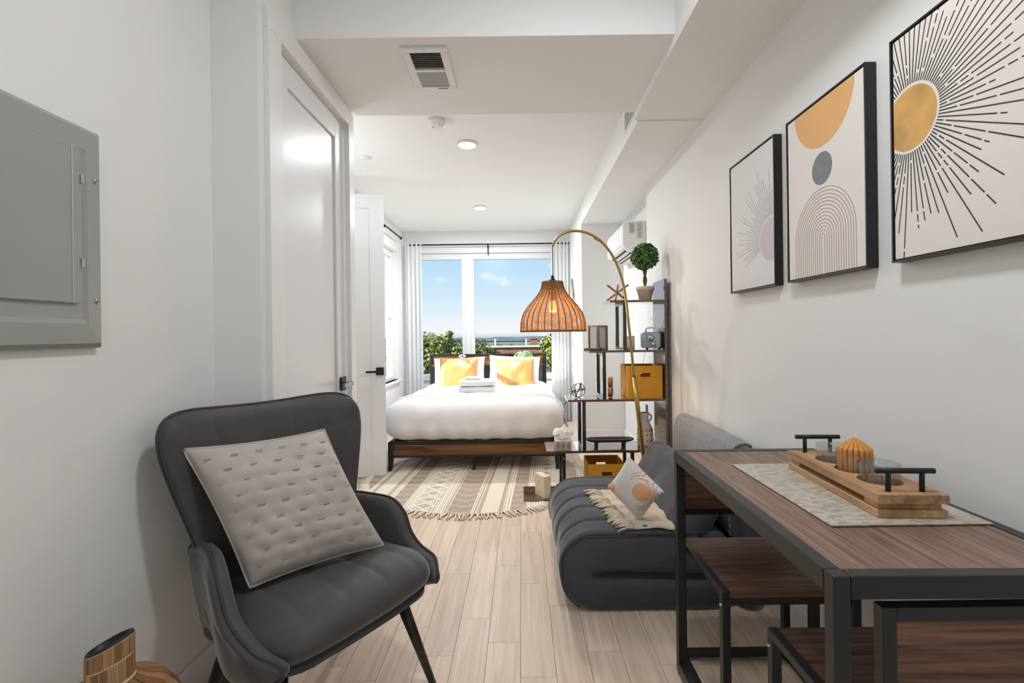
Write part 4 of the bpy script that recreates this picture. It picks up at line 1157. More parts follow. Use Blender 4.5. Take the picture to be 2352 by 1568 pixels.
# --- tissue box
p0 = atY(1293, 1030, SY0 + .06)
tb_ = thing('tissue_box', 'patterned tissue box with a white tissue sticking out', 'tissue box', (p0.x, SY0 + .10, SZ[4]))
M_tis = mat('tissue_box_print', (176, 172, 166), .6, var=.12, vs=14)
obj('carton', MB().box((-.056, -.085, 0), (.056, .085, .068)), M_tis, tb_, world=False, bevel=.002)
dm = MB()
for i in range(3):
    for j in range(1):
        cx_ = -.037 + .037 * i
        dm.prism([(cx_, .006), (cx_ + .016, .033), (cx_, .062), (cx_ - .016, .033)], 'y', -.0858, -.085)
obj('diamond_print', dm, mat('tissue_print_dark', (138, 134, 128), .6), tb_, world=False)
def tisfn(u, v):
    a = 2 * PI * u; r = .012 + .05 * v ** 1.1 * (1 + .35 * math.sin(3 * a + 1) + .2 * math.sin(5 * a)); z = .062 + .085 * math.sin(v * PI * .62) - .02 * v * (1 + math.sin(2 * a + 2)) + .014 * math.sin(4 * a + v * 5) * v
    return (r * math.cos(a), 1.1 * r * math.sin(a), z)
obj('tissue', MB().grid(tisfn, 40, 10, wrapu=True), cloth_trans('tissue_paper', (245, 245, 245), .3), tb_, world=False, smooth=True)
# --- oval footed tray
p0 = atY(1401, 1022, 3.58)
ft = thing('footed_tray', 'dark oval footed tray on the fourth shelf', 'tray', (p0.x, 3.585, SZ[4]))
M_dk = mat('dark_hammered', (66, 60, 66), .45, .3, bump=.3, bs=60)
def oval(p): return (p.x * 1.0 + math.copysign(.085, p.x) * min(1, abs(p.x) / .02), p.y * .62, p.z)
obj('dish', MB().lathe([(0, .036), (.062, .036), (.085, .045), (.094, .055), (.0935, .0575), (.083, .0505), (.06, .0415), (0, .0415)], 48, fn=oval), M_dk, ft, world=False, smooth=True)
for x in (-.10, .10):
    for y in (-.03, .03):
        obj('foot', MB().lathe([(.008, 0), (.011, .006), (.007, .014), (.012, .024), (.014, .037)], 14, (x, y, 0)), M_dk, ft, world=False, smooth=True)
# --- patterned vase
p0 = atY(1482, 1010, 3.60)
pv = thing('patterned_vase', 'cream vase with gold dots and two small handles', 'vase', (p0.x, 3.60, SZ[4]))
M_pv = mat('vase_cream', (216, 206, 196), .5)
obj('body', MB().lathe([(0, 0), (.052, 0), (.057, .01), (.059, .06), (.055, .12), (.036, .165), (.027, .185), (.0265, .22), (.031, .242), (.029, .243), (.024, .22), (0, .2)], 32), M_pv, pv, world=False, smooth=True)
M_gd = mat('vase_gold', (176, 128, 66), .35, .6)
for z, r, n, rr_ in ((.045, .0595, 12, .007), (.085, .058, 12, .007), (.118, .0555, 12, .010)):
    m = MB()
    for k in range(n):
        a = 2 * PI * k / n
        Mx = Matrix.Translation((r * math.cos(a), r * math.sin(a), z)) @ Matrix.Rotation(a, 4, 'Z') @ Matrix.Rotation(PI / 2, 4, 'Y')
        m.lathe([(rr_, -.002), (rr_, .0006), (rr_ * .6, .0006), (rr_ * .6, -.002)] if rr_ > .008 else [(rr_, -.002), (rr_, .0008), (0, .0008)], 12, M=Mx)
    obj('dot_band', m, M_gd, pv, world=False)
for sx in (-1, 1): obj('handle', MB().tube([(sx * .027, 0, .228), (sx * .045, 0, .222), (sx * .046, 0, .195), (sx * .033, 0, .178)], .005, 8), mat('vase_handle', (150, 96, 60), .4, .4), pv, world=False, smooth=True)
# --- upright box on the base board
p0 = atZ(1247, 1138, .0255)
bx_ = thing('cream_box', 'cream upright carton with a small gold emblem', 'box', (p0.x, p0.y + .0, .0255), rz=math.radians(-58))
M_cb = mat('cream_carton', (226, 214, 190), .6)
obj('carton', MB().box((-.065, -.028, 0), (.065, .028, .155)), M_cb, bx_, world=False, bevel=.0015)
obj('emblem', MB().lathe([(.010, 0), (.010, .0006), (0, .0006)], 7, M=Matrix.Translation((-.005, -.028, .108)) @ Matrix.Rotation(PI / 2, 4, 'X')), mat('gold_foil', (226, 190, 96), .4), bx_, world=False)
bx_.rotation_euler[2] = math.radians(-62); 

# ================================================================== arc lamp
LY = 3.25
al = thing('arc_lamp', 'brass arc floor lamp with a wicker shade', 'floor lamp', (.86, LY, 0))
obj('base', MB().lathe([(0, 0), (.125, 0), (.127, .004), (.125, .022), (.03, .028), (.016, .05)], 40, (.86, LY, 0.0)), M_brass, al, smooth=True)
pp = [Vector((.86, LY, .03))] + [atY(u, v, LY) for (u, v) in ((1475, 1025), (1466, 945), (1456, 866))]
obj('sleeve', MB().tube(pp, .0155, 16), M_brass, al, smooth=True)
pts = [(1456, 866), (1450, 800), (1443, 735), (1438, 690), (1431, 650), (1420, 615), (1406, 586), (1388, 562), (1368, 545), (1345, 534), (1322, 530), (1302, 533), (1285, 542), (1274, 554), (1269, 566)]
def crom(P, k=6):
    out = []
    P = [Vector(p) for p in P]
    for i in range(len(P) - 1):
        p0, p1, p2, p3 = P[max(i - 1, 0)], P[i], P[i + 1], P[min(i + 2, len(P) - 1)]
        for j in range(k):
            t = j / k; out.append(.5 * (2 * p1 + (p2 - p0) * t + (2 * p0 - 5 * p1 + 4 * p2 - p3) * t * t + (3 * p1 - p0 - 3 * p2 + p3) * t ** 3))
    out.append(P[-1]); return out
PA = crom([atY(u, v, LY) for u, v in pts])
obj('arm', MB().tube(PA, .0088, 12), M_brass, al, smooth=True)
cj = atY(1371, 547, LY); obj('joint', MB().tube([atY(1377, 552, LY), atY(1365, 544, LY)], .0115, 12), M_brass, al)
cT = atY(1269, 566, LY); cB = atY(1269, 633, LY); cB.x = cT.x
obj('cord', MB().tube([cT, cB], .0028, 6), M_black, al)
zs0 = atY(1269, 647, LY).z; zs1 = atY(1268, 760, LY).z
sc_ = Vector((cT.x - .003, LY, 0))
obj('socket_cap', MB().lathe([(.004, zs0 + .045), (.010, zs0 + .04), (.012, zs0 + .02), (.023, zs0 + .012), (.025, zs0 - .002), (0, zs0 - .003)][::-1], 20, sc_), M_black, al, smooth=True)
# wicker: profile radius by height fraction (0 top, 1 bottom)
WP = [(0, .100 / 1.45), (.07, .103 / 1.45), (.16, .115 / 1.45), (.28, .15 / 1.45), (.40, .20 / 1.45), (.52, .248 / 1.45), (.64, .285 / 1.45), (.76, .304 / 1.45), (.88, .312 / 1.45), (1.0, .315 / 1.45)]
def wr(t):
    for (a, ra), (b_, rb) in zip(WP, WP[1:]):
        if a <= t <= b_:
            q = sm01((t - a) / (b_ - a)) * .35 + .65 * (t - a) / (b_ - a); return ra + (rb - ra) * q
    return WP[-1][1]
M_wick = cloth_trans('wicker', (190, 148, 104), .5); M_wickd = cloth_trans('wicker_rib', (150, 116, 86), .12)
NR = 30; NW = 56
wk = MB()
ZH = zs0 - zs1
for j in range(NW + 1):
    t = j / NW; r = wr(t); z = zs0 - ZH * t; segs = NR * 2
    ph = j % 2
    wk.tube([sc_ + Vector(((r + (.0022 if (k + ph) % 2 else -.0022) * (1 if k % 2 == 0 else 0)) * math.cos(2 * PI * k / segs), (r + (.0022 if (k // 2 + ph) % 2 else -.0022)) * math.sin(2 * PI * k / segs), z)) for k in range(segs)], (.0025 if t < .3 else .0021), 4, closed=True)
shd = obj('shade', wk, M_wick, al, smooth=True)
rb_ = MB()
for k in range(NR):
    a = 2 * PI * k / NR
    rb_.tube([sc_ + Vector((wr(t / 20) * math.cos(a), wr(t / 20) * math.sin(a), zs0 - ZH * t / 20)) for t in range(21)], .0034, 5)
obj('shade_ribs', rb_, M_wickd, shd, smooth=True)
rmm = MB()
for j in range(2):
    rmm.tube([sc_ + Vector((wr(1) * math.cos(2 * PI * k / 120), wr(1) * math.sin(2 * PI * k / 120), zs1 + .003 * math.sin(36 * 2 * PI * k / 120 + j * PI))) for k in range(120)], .0042, 6, closed=True)
obj('shade_rim', rmm, M_wickd, shd, smooth=True)
obj('bulb', MB().lathe([(0, zs0 - .205), (.022, zs0 - .198), (.031, zs0 - .175), (.022, zs0 - .145), (.013, zs0 - .125)], 20, sc_), emis('bulb_glow', (255, 196, 120), 2.5), al, smooth=True)
obj('lamp_holder', MB().lathe([(.016, zs0 - .125), (.016, zs0 - .07), (.008, zs0 - .06), (.008, zs0 - .003)], 16, sc_), M_black, al, smooth=True)
ld = bpy.data.lights.new('bulb_light', 'POINT'); ld.energy = 12; ld.color = (1, .72, .42); ld.shadow_soft_size = .03
lo = bpy.data.objects.new('bulb_light', ld); COL.objects.link(lo); lo.parent = al; lo.location = Vector((sc_.x, LY, zs0 - .22)) - Vector((.86, LY, 0))

# ================================================================== air conditioner
acx = XR2 - .212
acu = thing('air_conditioner', 'white wall mounted air conditioner above the shelf', 'air conditioner', (XR2 - .1, 4.8, 1.92))
prf = [(XR2 - .001, 2.205), (XR2 - .17, 2.205), (acx + .015, 2.19), (acx, 2.16), (acx, 2.0), (acx + .012, 1.97), (acx + .06, 1.935), (acx + .13, 1.915), (XR2 - .001, 1.91)]
obj('body', MB().prism(prf, 'y', 4.40, 5.17), M_white, acu, bevel=.006)
lv = obj('outlet_slot', MB().prism([(acx + .035, 1.9525), (acx + .125, 1.9125), (acx + .125, 1.909), (acx + .033, 1.949)], 'y', 4.47, 5.10), M_black, acu)
for q in (.058, .085): obj('louvre', MB().prism([(acx + q, 1.9445 - (q - .035) * .5), (acx + q + .014, 1.938 - (q - .035) * .5), (acx + q + .012, 1.931 - (q - .035) * .5), (acx + q - .002, 1.938 - (q - .035) * .5)], 'y', 4.47, 5.10), M_white, lv)
obj('front_seam', MB().box((acx - .0008, 4.41, 1.998), (acx + .001, 5.16, 2.001)), mat('seam_grey', (170, 170, 170), .5), acu)
M_stk = mat('sticker_paper', (206, 206, 204), .6); M_sti = mat('sticker_ink', (110, 110, 112), .7); M_sto = mat('sticker_orange', (182, 142, 96), .6)
for x0, x1, z0, z1 in ((XR2 - .15, XR2 - .098, 2.095, 2.19), (XR2 - .085, XR2 - .03, 2.05, 2.195)):
    s_ = obj('rating_sticker', MB().box((x0, 4.3990, z0), (x1, 4.4, z1)), M_stk, acu)
    m = MB()
    for k in range(7): m.box((x0 + .012, 4.3984, z0 + .008 + k * (z1 - z0 - .016) / 7), (x0 + (x1 - x0) * (.62 + .25 * ((k * 7) % 3) / 2), 4.399, z0 + .012 + k * (z1 - z0 - .016) / 7))
    obj('sticker_text', m, M_sti, s_)
    if x0 < XR2 - .1: obj('sticker_stripe', MB().box((x0, 4.3985, z0), (x0 + .008, 4.399, z1)), M_sto, s_)

# driftwood on the boxed column, outlet behind the vase
p0 = atX(1313, 660, XG - .01)
def drift(u, v):
    t = u; a = 2 * PI * v
    w_ = .022 + .035 * math.sin(PI * min(1, t * 1.1)) * (.6 + .4 * math.sin(t * 9 + 1)); 
    return (XG - .012 - .010 * math.cos(a), 6.25 + .10 * (t - .5) * -1 * 2 + w_ * math.sin(a) * 1.3, 1.90 - .28 * t + .008 * math.sin(a * 3 + t * 20))
single('driftwood', MB().grid(drift, 24, 14).add([drift(0, k / 14) for k in range(14)], [tuple(range(14))]), mat('driftwood_grey', (150, 136, 122), .9, var=.25, vs=30, bump=.4, bs=40), 'weathered driftwood piece hung beside the right curtain', 'wall ornament', smooth=True)
ol = thing('wall_outlet', 'dark wall outlet behind the patterned vase', 'outlet', (XR2 - .006, 4.45, .42))
obj('plate', MB().box((XR2 - .006, 4.41, .42), (XR2, 4.48, .54)), mat('outlet_grey', (92, 92, 96), .5), ol, bevel=.002)
for z in (.455, .505): obj('socket', MB().box((XR2 - .0075, 4.43, z - .014), (XR2 - .006, 4.46, z + .014)), M_black, ol)

# ================================================================== rug
RC = Vector((-.37, 4.11)); RR = .885; RT = .0085
rg = thing('round_rug', 'round cream and taupe striped rug with tassel fringe', 'rug', (RC.x, RC.y, 0), rz=math.radians(-3))
# stripe plan across x (metres from the left) : (width, kind)
PL = [(.10, 'seg'), (.03, 'line'), (.03, 'tau'), (.11, 'cream'), (.03, 'tau'), (.05, 'line'), (.115, 'seg'), (.03, 'line'), (.235, 'dia'), (.06, 'line'), (.165, 'chev'), (.04, 'line'), (.026, 'tau'), (.115, 'cream'), (.028, 'tau'), (.055, 'line'), (.09, 'seg'), (.045, 'line'), (.21, 'dia'), (.03, 'line'), (.12, 'seg'), (.04, 'line'), (.1, 'cream')]
PLX = []; xx = -.885
for wd_, k_ in PL: PLX.append((xx, xx + wd_, k_)); xx += wd_
def rugcell(x, y):
    for a, b_, k_ in PLX:
        if a <= x < b_:
            f = (x - a) / (b_ - a)
            if k_ == 'cream': return 0, .004
            if k_ == 'tau': return 1, 0
            if k_ == 'line': return (3, .0025) if ((x - a) / .0105) % 1 < .6 else (1, 0)
            if k_ == 'seg': return (2, .004) if (y / .115) % 1 < .5 else (1, .0005)
            if k_ == 'chev':
                q = ((y - abs(f - .5) * .10) / .12) % 1
                return (2, .004) if q < .5 else (1, .0008)
            if k_ == 'dia':
                q = ((y) / .135) % 1; d = abs(f - .5) * 1.15 + abs(q - .5)
                if .30 < d < .44: return 3, .006
                if d <= .30: return 1 if d < .16 else 4, .001
                return (3, .002) if ((x - a) / .0105) % 1 < .58 else (4, 0)
    return 0, .003
st = .0068; n = int(2 * RR / st) + 1
m = MB(); vid = {}; vs = []; fs = []; ms = []
def vert(i, j, hgt):
    k = (i, j)
    if k not in vid: vid[k] = [len(vs), hgt]; vs.append([-RR + i * st, -RR + j * st, RT + hgt])
    else:
        vs[vid[k][0]][2] = max(vs[vid[k][0]][2], RT + hgt)
    return vid[k][0]
for i in range(n):
    for j in range(n):
        x = -RR + (i + .5) * st; y = -RR + (j + .5) * st
        if x * x + y * y < RR * RR:
            c_, h_ = rugcell(x, y)
            fs.append((vert(i, j, h_), vert(i + 1, j, h_), vert(i + 1, j + 1, h_), vert(i, j + 1, h_))); ms.append(c_)
for q in vs:
    if q[2] > RT: q[2] += .0012 * noise.noise(Vector((q[0] * 60, q[1] * 60, 0)))
    q[2] = min(q[2], .0145)
m.v = [tuple(q) for q in vs]; m.f = fs; m.m = ms
RM = [mat('rug_cream', (228, 220, 204), .95, var=.06, vs=80, bump=.3, bs=300), mat('rug_taupe', (190, 172, 153), .95, var=.08, vs=80, bump=.3, bs=300), mat('rug_grey', (170, 159, 147), .95, var=.25, vs=120, bump=.4, bs=300), mat('rug_white', (238, 233, 222), .95, bump=.3, bs=300), mat('rug_sand', (204, 192, 172), .95, bump=.3, bs=300)]
obj('pile', m, RM, rg, world=False)
obj('backing', MB().lathe([(0, .0005), (RR - .004, .0005), (RR - .002, RT - .003), (0, RT - .003)], 96), RM[1], rg, world=False)
fg = MB()
for k in range(330):
    a = 2 * PI * k / 330; rr_ = random.Random(k + 900)
    w_ = .07 * (rr_.random() - .5); L_ = .065 + .025 * rr_.random(); b0 = a + w_ * .2
    pts_ = [Vector(((RR - .008) * math.cos(a), (RR - .008) * math.sin(a), .010)), Vector(((RR + L_ * .4) * math.cos(a + w_ * .3), (RR + L_ * .4) * math.sin(a + w_ * .3), .011)), Vector(((RR + L_) * math.cos(a + w_), (RR + L_) * math.sin(a + w_), .0055))]
    fg.tube(pts_, [.005, .0055, .0045], 5)
obj('fringe', fg, mat('rug_fringe', (230, 222, 206), .95), rg, world=False, smooth=True)['kind'] = 'stuff'

# ================================================================== bed
BX, BHW, BYF, BYH = -.42, .75, 4.26, 6.28
GZ = .0145
bd = thing('bed', 'queen bed with walnut panels in a black metal frame', 'bed', (BX, 5.2, GZ))
zt, zb_ = .262, .128
x0, x1 = BX - BHW, BX + BHW
obj('foot_top_rail', MB().box((x0, BYF, zt - .022), (x1, BYF + .04, zt)), M_black, bd, bevel=.003)
obj('foot_lower_rail', MB().box((x0 + .02, BYF, zb_), (x1 - .02, BYF + .04, zb_ + .02)), M_black, bd, bevel=.003)
obj('foot_panel', MB().box((x0 + .02, BYF + .006, zb_ + .02), (x1 - .02, BYF + .034, zt - .022)), M_bedwood, bd)
for sx, xx in ((-1, x0), (1, x1)):
    inn = xx - sx * .055; inn2 = xx - sx * .03
    for (ya, yb) in ((BYF, BYF + .045),):
        obj('leg', MB().prism([(xx, zt), (inn, zt), (inn2 + sx * .0, GZ), (xx, GZ)] if sx < 0 else [(inn, zt), (xx, zt), (xx, GZ), (inn2, GZ)], 'y', ya - .001, yb), M_black, bd, bevel=.003)
    obj('side_rail', MB().box((min(xx, xx - sx * .04), BYF + .045, zb_ + .02), (max(xx, xx - sx * .04), BYH, zt)), M_black, bd, bevel=.003)
    obj('head_post', MB().box((min(xx, xx - sx * .045), BYH, GZ * 0), (max(xx, xx - sx * .045), BYH + .045, .945)), M_black, bd, bevel=.004)
obj('centre_leg', MB().box((BX - .012, BYF + .01, GZ), (BX + .012, BYF + .034, zb_)), M_black, bd)
for k in range(11): obj('slat', MB().box((x0 + .04, BYF + .15 + k * .17, zt - .06), (x1 - .04, BYF + .22 + k * .17, zt - .045)), M_bedwood, bd)
obj('head_top_rail', MB().box((x0 + .045, BYH, .925), (x1 - .045, BYH + .045, .945)), M_black, bd, bevel=.003)
obj('head_wood_panel', MB().box((x0 + .045, BYH + .008, .815), (x1 - .045, BYH + .036, .925)), M_bedwood, bd)
obj('head_middle_rail', MB().box((x0 + .045, BYH, .797), (x1 - .045, BYH + .045, .815)), mat('head_metal', (84, 88, 98), .4, .2), bd, bevel=.003)
M_hp = mat('head_grey_panel', (98, 102, 112), .45, .1)
for xa, xb in ((x0 + .045, BX - .29), (BX - .265, BX + .265), (BX + .29, x1 - .045)):
    obj('head_metal_panel', MB().box((xa, BYH + .012, .25), (xb, BYH + .032, .797)), M_hp, bd)
for xm in (BX - .2775, BX + .2775): obj('head_divider', MB().box((xm - .0125, BYH + .004, .25), (xm + .0125, BYH + .042, .797)), M_black, bd)
M_sheet = mat('white_cotton', (228, 228, 230), .85, bump=.05, bs=60, spec=.2)
def duvfn(x, y, z):
    zz = z
    sd_ = sm01((abs(x) - .45) / .35); ft_ = sm01((-y - .6) / .4)
    nz_ = noise.noise(Vector((x * 3.2, y * 3.2, z * 3))) * .018 + noise.noise(Vector((x * 8, y * 8, z * 8))) * .006
    zz += nz_ * (1 if z > 0 else .2)
    X = x + .012 * noise.noise(Vector((y * 7, z * 9, 3))) * sd_
    Y = y + .016 * noise.noise(Vector((x * 7, z * 5, 7))) * ft_ - .012 * ft_ * math.sin(PI * min(1, max(0, (z + .165) / .33)))
    if z < 0:
        Y += .012 * math.sin(x * 34 + 2 * math.sin(x * 5)) * ft_ * min(1, -z / .1)
    zz += .016 * sm01((y - .2) / -.5) if z > 0 else 0
    return (X, Y, zz)
single('duvet', MB().rbox((.795, 1.035, .165), (.17, .17, .13), (72, 84, 22), duvfn, c=(BX, 5.235, .43)), M_sheet, 'puffy white duvet spread over the bed', 'duvet', smooth=True)
# knit throw across the foot
M_knit = mat('pale_knit', (208, 206, 202), .9, var=.06, vs=70, bump=.35, bs=250)
def bthrow(u, v):
    # u across the bed, v along it
    P = [(-.83, .36), (-.822, .44), (-.80, .515), (-.74, .572), (-.64, .602), (-.4, .612), (0, .614), (.4, .612), (.64, .602), (.74, .572), (.80, .515), (.825, .44), (.835, .37)]
    s = u * (len(P) - 1); i = min(int(s), len(P) - 2); t = s - i
    x = BX + P[i][0] * (1 - t) + P[i + 1][0] * t; z = P[i][1] * (1 - t) + P[i + 1][1] * t
    y = 4.40 + .30 * v + .02 * math.sin(u * 7 + .5) - .015 * v * math.sin(u * 11)
    z -= .034 * (1 - v) ** 2
    z += .010 * noise.noise(Vector((x * 6, y * 14, 5))) + .006 * noise.noise(Vector((x * 16, y * 30, 2))) + .012 + .012 * math.exp(-((v - .85) / .15) ** 2)
    return (x, y, z)
bt_ = thing('knit_throw', 'pale grey knitted throw laid across the bed', 'throw blanket', (BX, 4.55, .38))
o_ = obj('cloth', MB().grid(bthrow, 90, 20), M_knit, bt_, smooth=True); so = o_.modifiers.new('solid', 'SOLIDIFY'); so.thickness = .018; so.offset = -.2
# towels
def towel(name, label, c, half, rz):
    def f(x, y, z):
        b = 1 + .03 * math.sin(z * 90)
        x2 = x + .004 * noise.noise(Vector((x * 20, y * 20, z * 40 + c[2] * 30))); y2 = y + .004 * noise.noise(Vector((x * 15, y * 22, 9)))
        if y < -half[1] * .6: z *= 1 - .12 * abs(math.sin(x * 12))
        cs_, sn_ = math.cos(rz), math.sin(rz); return (x2 * cs_ - y2 * sn_, x2 * sn_ + y2 * cs_, z)
    single('towel', MB().rbox(half, (half[2] * .9,) * 3, (20, 16, 8), f, c=c), mat('towel_terry_' + label.split()[1], (232, 233, 234), .95, bump=.4, bs=220, sheen=.2), label, 'towel', group='folded towels on the bed', smooth=True)
ttx = atY(1096, 905, 4.98).x
towel('towel', 'white bottom bath towel of the folded stack on the bed', (ttx, 5.0, .642), (.185, .125, .032), .05)
towel('towel', 'white middle bath towel of the folded stack on the bed', (ttx + .005, 5.0, .706), (.18, .12, .032), .12)
towel('towel', 'white small hand towel on top of the folded stack', (ttx - .04, 4.99, .752), (.08, .06, .016), .0)
# pillows
def bed_pillow(name, label, u0, v0, Y, w_, h_, t_, m_, tilt, seed, roll=0, grp=None):
    c = atY(u0, v0, Y)
    Mx = frame3(c, Vector((math.cos(roll), .02, math.sin(roll))), Vector((-math.sin(roll) * .5, math.sin(tilt), math.cos(tilt))))
    pmb = pillow_mb(w_, h_, t_, 34, 34, .05, seed, .012); pmb.xf(Mx)
    return single(name, pmb, m_, label, 'pillow', group=grp, smooth=True)
M_gs = mat('gold_satin', (192, 140, 82), .38, var=.06, vs=7, sheen=.2, spec=.6)
bed_pillow('bed_pillow', 'white sleeping pillow on the left behind the gold cushion', 1056, 862, 6.06, .64, .46, .15, M_sheet, .30, 1, .03, 'white sleeping pillows')
bed_pillow('bed_pillow', 'white sleeping pillow on the right behind the gold cushion', 1181, 860, 6.06, .64, .48, .15, M_sheet, .30, 2, -.05, 'white sleeping pillows')
bed_pillow('gold_cushion', 'gold satin square cushion on the left side of the bed', 1053, 860, 5.83, .47, .43, .13, M_gs, .42, 5, -.02, 'gold satin cushions')
bed_pillow('gold_cushion', 'gold satin square cushion on the right side of the bed', 1184, 861, 5.83, .47, .42, .13, M_gs, .42, 6, .02, 'gold satin cushions')
# pot plant on the window sill behind the headboard
obj('head_ledge', MB().box((x0 + .045, BYH - .10, .797), (x1 - .045, BYH, .812)), M_bedwood, bd)
c = atY(1203, 818, 6.225)
zl_ = .812
ph_ = thing('potted_succulent', 'small green plant in a white pot on the headboard ledge', 'plant', (c.x, 6.228, zl_))
obj('pot', MB().lathe([(0, 0), (.04, 0), (.044, .004), (.05, .075), (.047, .076), (.044, .06), (0, .058)], 24, (0, 0, 0)), M_white, ph_, world=False, smooth=True)
M_sc = [mat('succulent_%d' % i, c_, .6) for i, c_ in enumerate(((150, 186, 128), (184, 206, 170), (112, 156, 92)))]
def dome(rnd):
    d = Vector((rnd.gauss(0, 1), rnd.gauss(0, 1), abs(rnd.gauss(0, 1)))).normalized()
    return Vector((d.x * .12, d.y * .07 - .02, d.z * .085 + .072)) * 1.0, d
obj('foliage', leaf_mesh(420, dome, .045, 8), M_sc, ph_, world=False)
# small ornament on the headboard
c = atY(1062, 818, BYH - .012)
so_ = thing('headboard_ornament', 'small pale eye shaped ornament on the headboard', 'ornament', (c.x, BYH - .004, c.z - .02))
obj('shell', MB().rbox((.045, .008, .024), (.045, .008, .024), (12, 4, 8), c=(0, -.006, .02)), mat('pearl', (226, 226, 228), .3), so_, world=False, smooth=True)
obj('pupil', MB().rbox((.014, .003, .009), (.014, .003, .009), (8, 3, 6), c=(0, -.0145, .022)), M_black, so_, world=False, smooth=True)
# charger cable by the bed
single('charger_cable', MB().tube(crom([(.395, 4.42, .55), (.42, 4.36, .60), (.45, 4.33, .618), (.475, 4.32, .615)]), .004, 6), M_black, 'black cable end sticking up at the bed corner', 'cable')

# ================================================================== curtains and rods
M_cur = cloth_trans('curtain_cotton', (248, 248, 248), .35)
RZ = 2.425
def curtain(name, label, P0, P1, z0, z1, waves, amp, flare=0):
    P0, P1 = Vector(P0), Vector(P1); d = P1 - P0; nrm = Vector((-d.y, d.x)).normalized()
    def f(u, v):
        z = z1 + (z0 - z1) * v
        k = 1 + flare * v
        p = P0 + d * u * k
        o = amp * math.sin(2 * PI * waves * u + .4 * math.sin(v * 3 + u * 5)) * (.75 + .5 * v) + .012 * noise.noise(Vector((u * 8, v * 4, 1)))
        return (p.x + nrm.x * o, p.y + nrm.y * o, z)
    return single(name, MB().grid(f, int(waves * 16), 40), M_cur, label, 'curtain', group='white grommet curtains', smooth=True)
curtain('curtain', 'white curtain gathered at the left corner of the big window', (XBL + .06, YB - .115, 0), (-1.335, YB - .10, 0), .02, RZ + .03, 4, .028, .05)
curtain('curtain', 'white curtain gathered at the right of the big window', (.425, YB - .10, 0), (.665, YB - .11, 0), .02, RZ + .03, 5, .028)
def rod(label, A, B_, br):
    A, B_ = Vector(A), Vector(B_); t = thing('curtain_rod', label, 'curtain rod', (A + B_) / 2, group='black curtain rods')
    obj('pole', MB().tube([A, B_], .010, 10), M_black, t, smooth=True)
    d = (B_ - A).normalized()
    for e, s in ((A, -1), (B_, 1)): obj('finial', MB().tube([e, e + d * s * .012, e + d * s * .025], [.012, .018, .012], 12), M_black, t, smooth=True)
    for b0, b1 in br: obj('bracket', b1, M_black, t)
    return t
wy = YB
rod('black curtain rod over the big window', (-1.50, YB - .10, RZ), (.655, YB - .10, RZ), [(0, MB().tube([(-.43, YB, RZ - .015), (-.43, YB - .095, RZ - .015), (-.43, YB - .10, RZ - .005)], .008, 8).box((-.44, YB - .006, RZ - .13), (-.42, YB, RZ + .02))), (0, MB().tube([(.64, YB, RZ - .015), (.64, YB - .095, RZ - .015)], .008, 8))])
rod('black curtain rod over the bedroom side window', (XBL + .10, 4.5, RZ + .015), (XBL + .10, 6.22, RZ + .015), [(0, MB().tube([(XBL, 5.5, RZ + .0), (XBL + .10, 5.5, RZ + .0), (XBL + .10, 5.5, RZ + .012)], .009, 8)), (0, MB().tube([(XBL, 4.6, RZ + .0), (XBL + .10, 4.6, RZ + .0)], .008, 8))])

# ================================================================== outside
M_brick = None
def brick_mat():
    m, n, b = new_mat('far_brick'); t = n.nodes.new('ShaderNodeTexCoord'); br = n.nodes.new('ShaderNodeTexBrick')
    mp = n.nodes.new('ShaderNodeMapping'); mp.inputs['Rotation'].default_value = (PI / 2, 0, 0); n.links.new(t.outputs['Object'], mp.inputs[0])
    br.inputs['Scale'].default_value = 1; br.inputs['Brick Width'].default_value = .22; br.inputs['Row Height'].default_value = .075; br.inputs['Mortar Size'].default_value = .012
    br.inputs['Color1'].default_value = rgba((142, 84, 66)); br.inputs['Color2'].default_value = rgba((104, 58, 48)); br.inputs['Mortar'].default_value = rgba((150, 136, 124))
    n.links.new(mp.outputs[0], br.inputs[0]); n.links.new(br.outputs[0], b.inputs['Base Color']); b.inputs['Roughness'].default_value = .9; return m
M_brick = brick_mat()
bo = thing('brick_building', 'red brick building with pale parapet beyond the window', 'building', (1.5, 24, -9))
zpar = atY(1200, 797, 24).z
xa = atY(1120, 800, 24).x
obj('wall', MB().box((xa, 24, -9), (9, 24.3, zpar)).box((xa, 24.3, -9), (9, 34, zpar - .6)), M_brick, bo)
obj('parapet_coping', MB().box((xa - .1, 23.9, zpar), (9.1, 24.4, zpar + .08)), mat('coping', (196, 196, 192), .8), bo)
cA, cB_ = atY(1217, 778, 26), atY(1235, 795, 26)
ch = obj('chimney', MB().box((cA.x, 26, zpar - .6), (cB_.x, 26.5, cA.z)), M_brick, bo)
obj('chimney_cap', MB().box((cA.x - .04, 25.95, cA.z), (cB_.x + .04, 26.55, cA.z + .05)), mat('chimney_cap', (150, 110, 90), .9), ch)
for u in (1138, 1209):
    q = atY(u, 778, 25.5); obj('vent_pipe', MB().tube([(q.x, 25.5, zpar - .6), (q.x, 25.5, q.z)], .05, 10), mat('pipe_%d' % u, (236, 230, 214), .6), bo)
nb = thing('pale_roof_building', 'pale flat roofed building glimpsed through the tree', 'building', (-5, 40, -9))
obj('wall', MB().box((-9, 40, -9), (-3.2, 50, -.55)), mat('pale_wall', (206, 200, 190), .9), nb)
obj('roof', MB().box((-9.2, 39.8, -.55), (-3, 50.2, -.4)), mat('pale_roof', (222, 218, 210), .9), nb)
M_tl = [mat('tree_leaf_%d' % i, c_, .6, spec=.25) for i, c_ in enumerate(((120, 128, 56), (160, 160, 82), (76, 88, 42)))]
M_bark = mat('tree_bark', (84, 68, 52), .9)
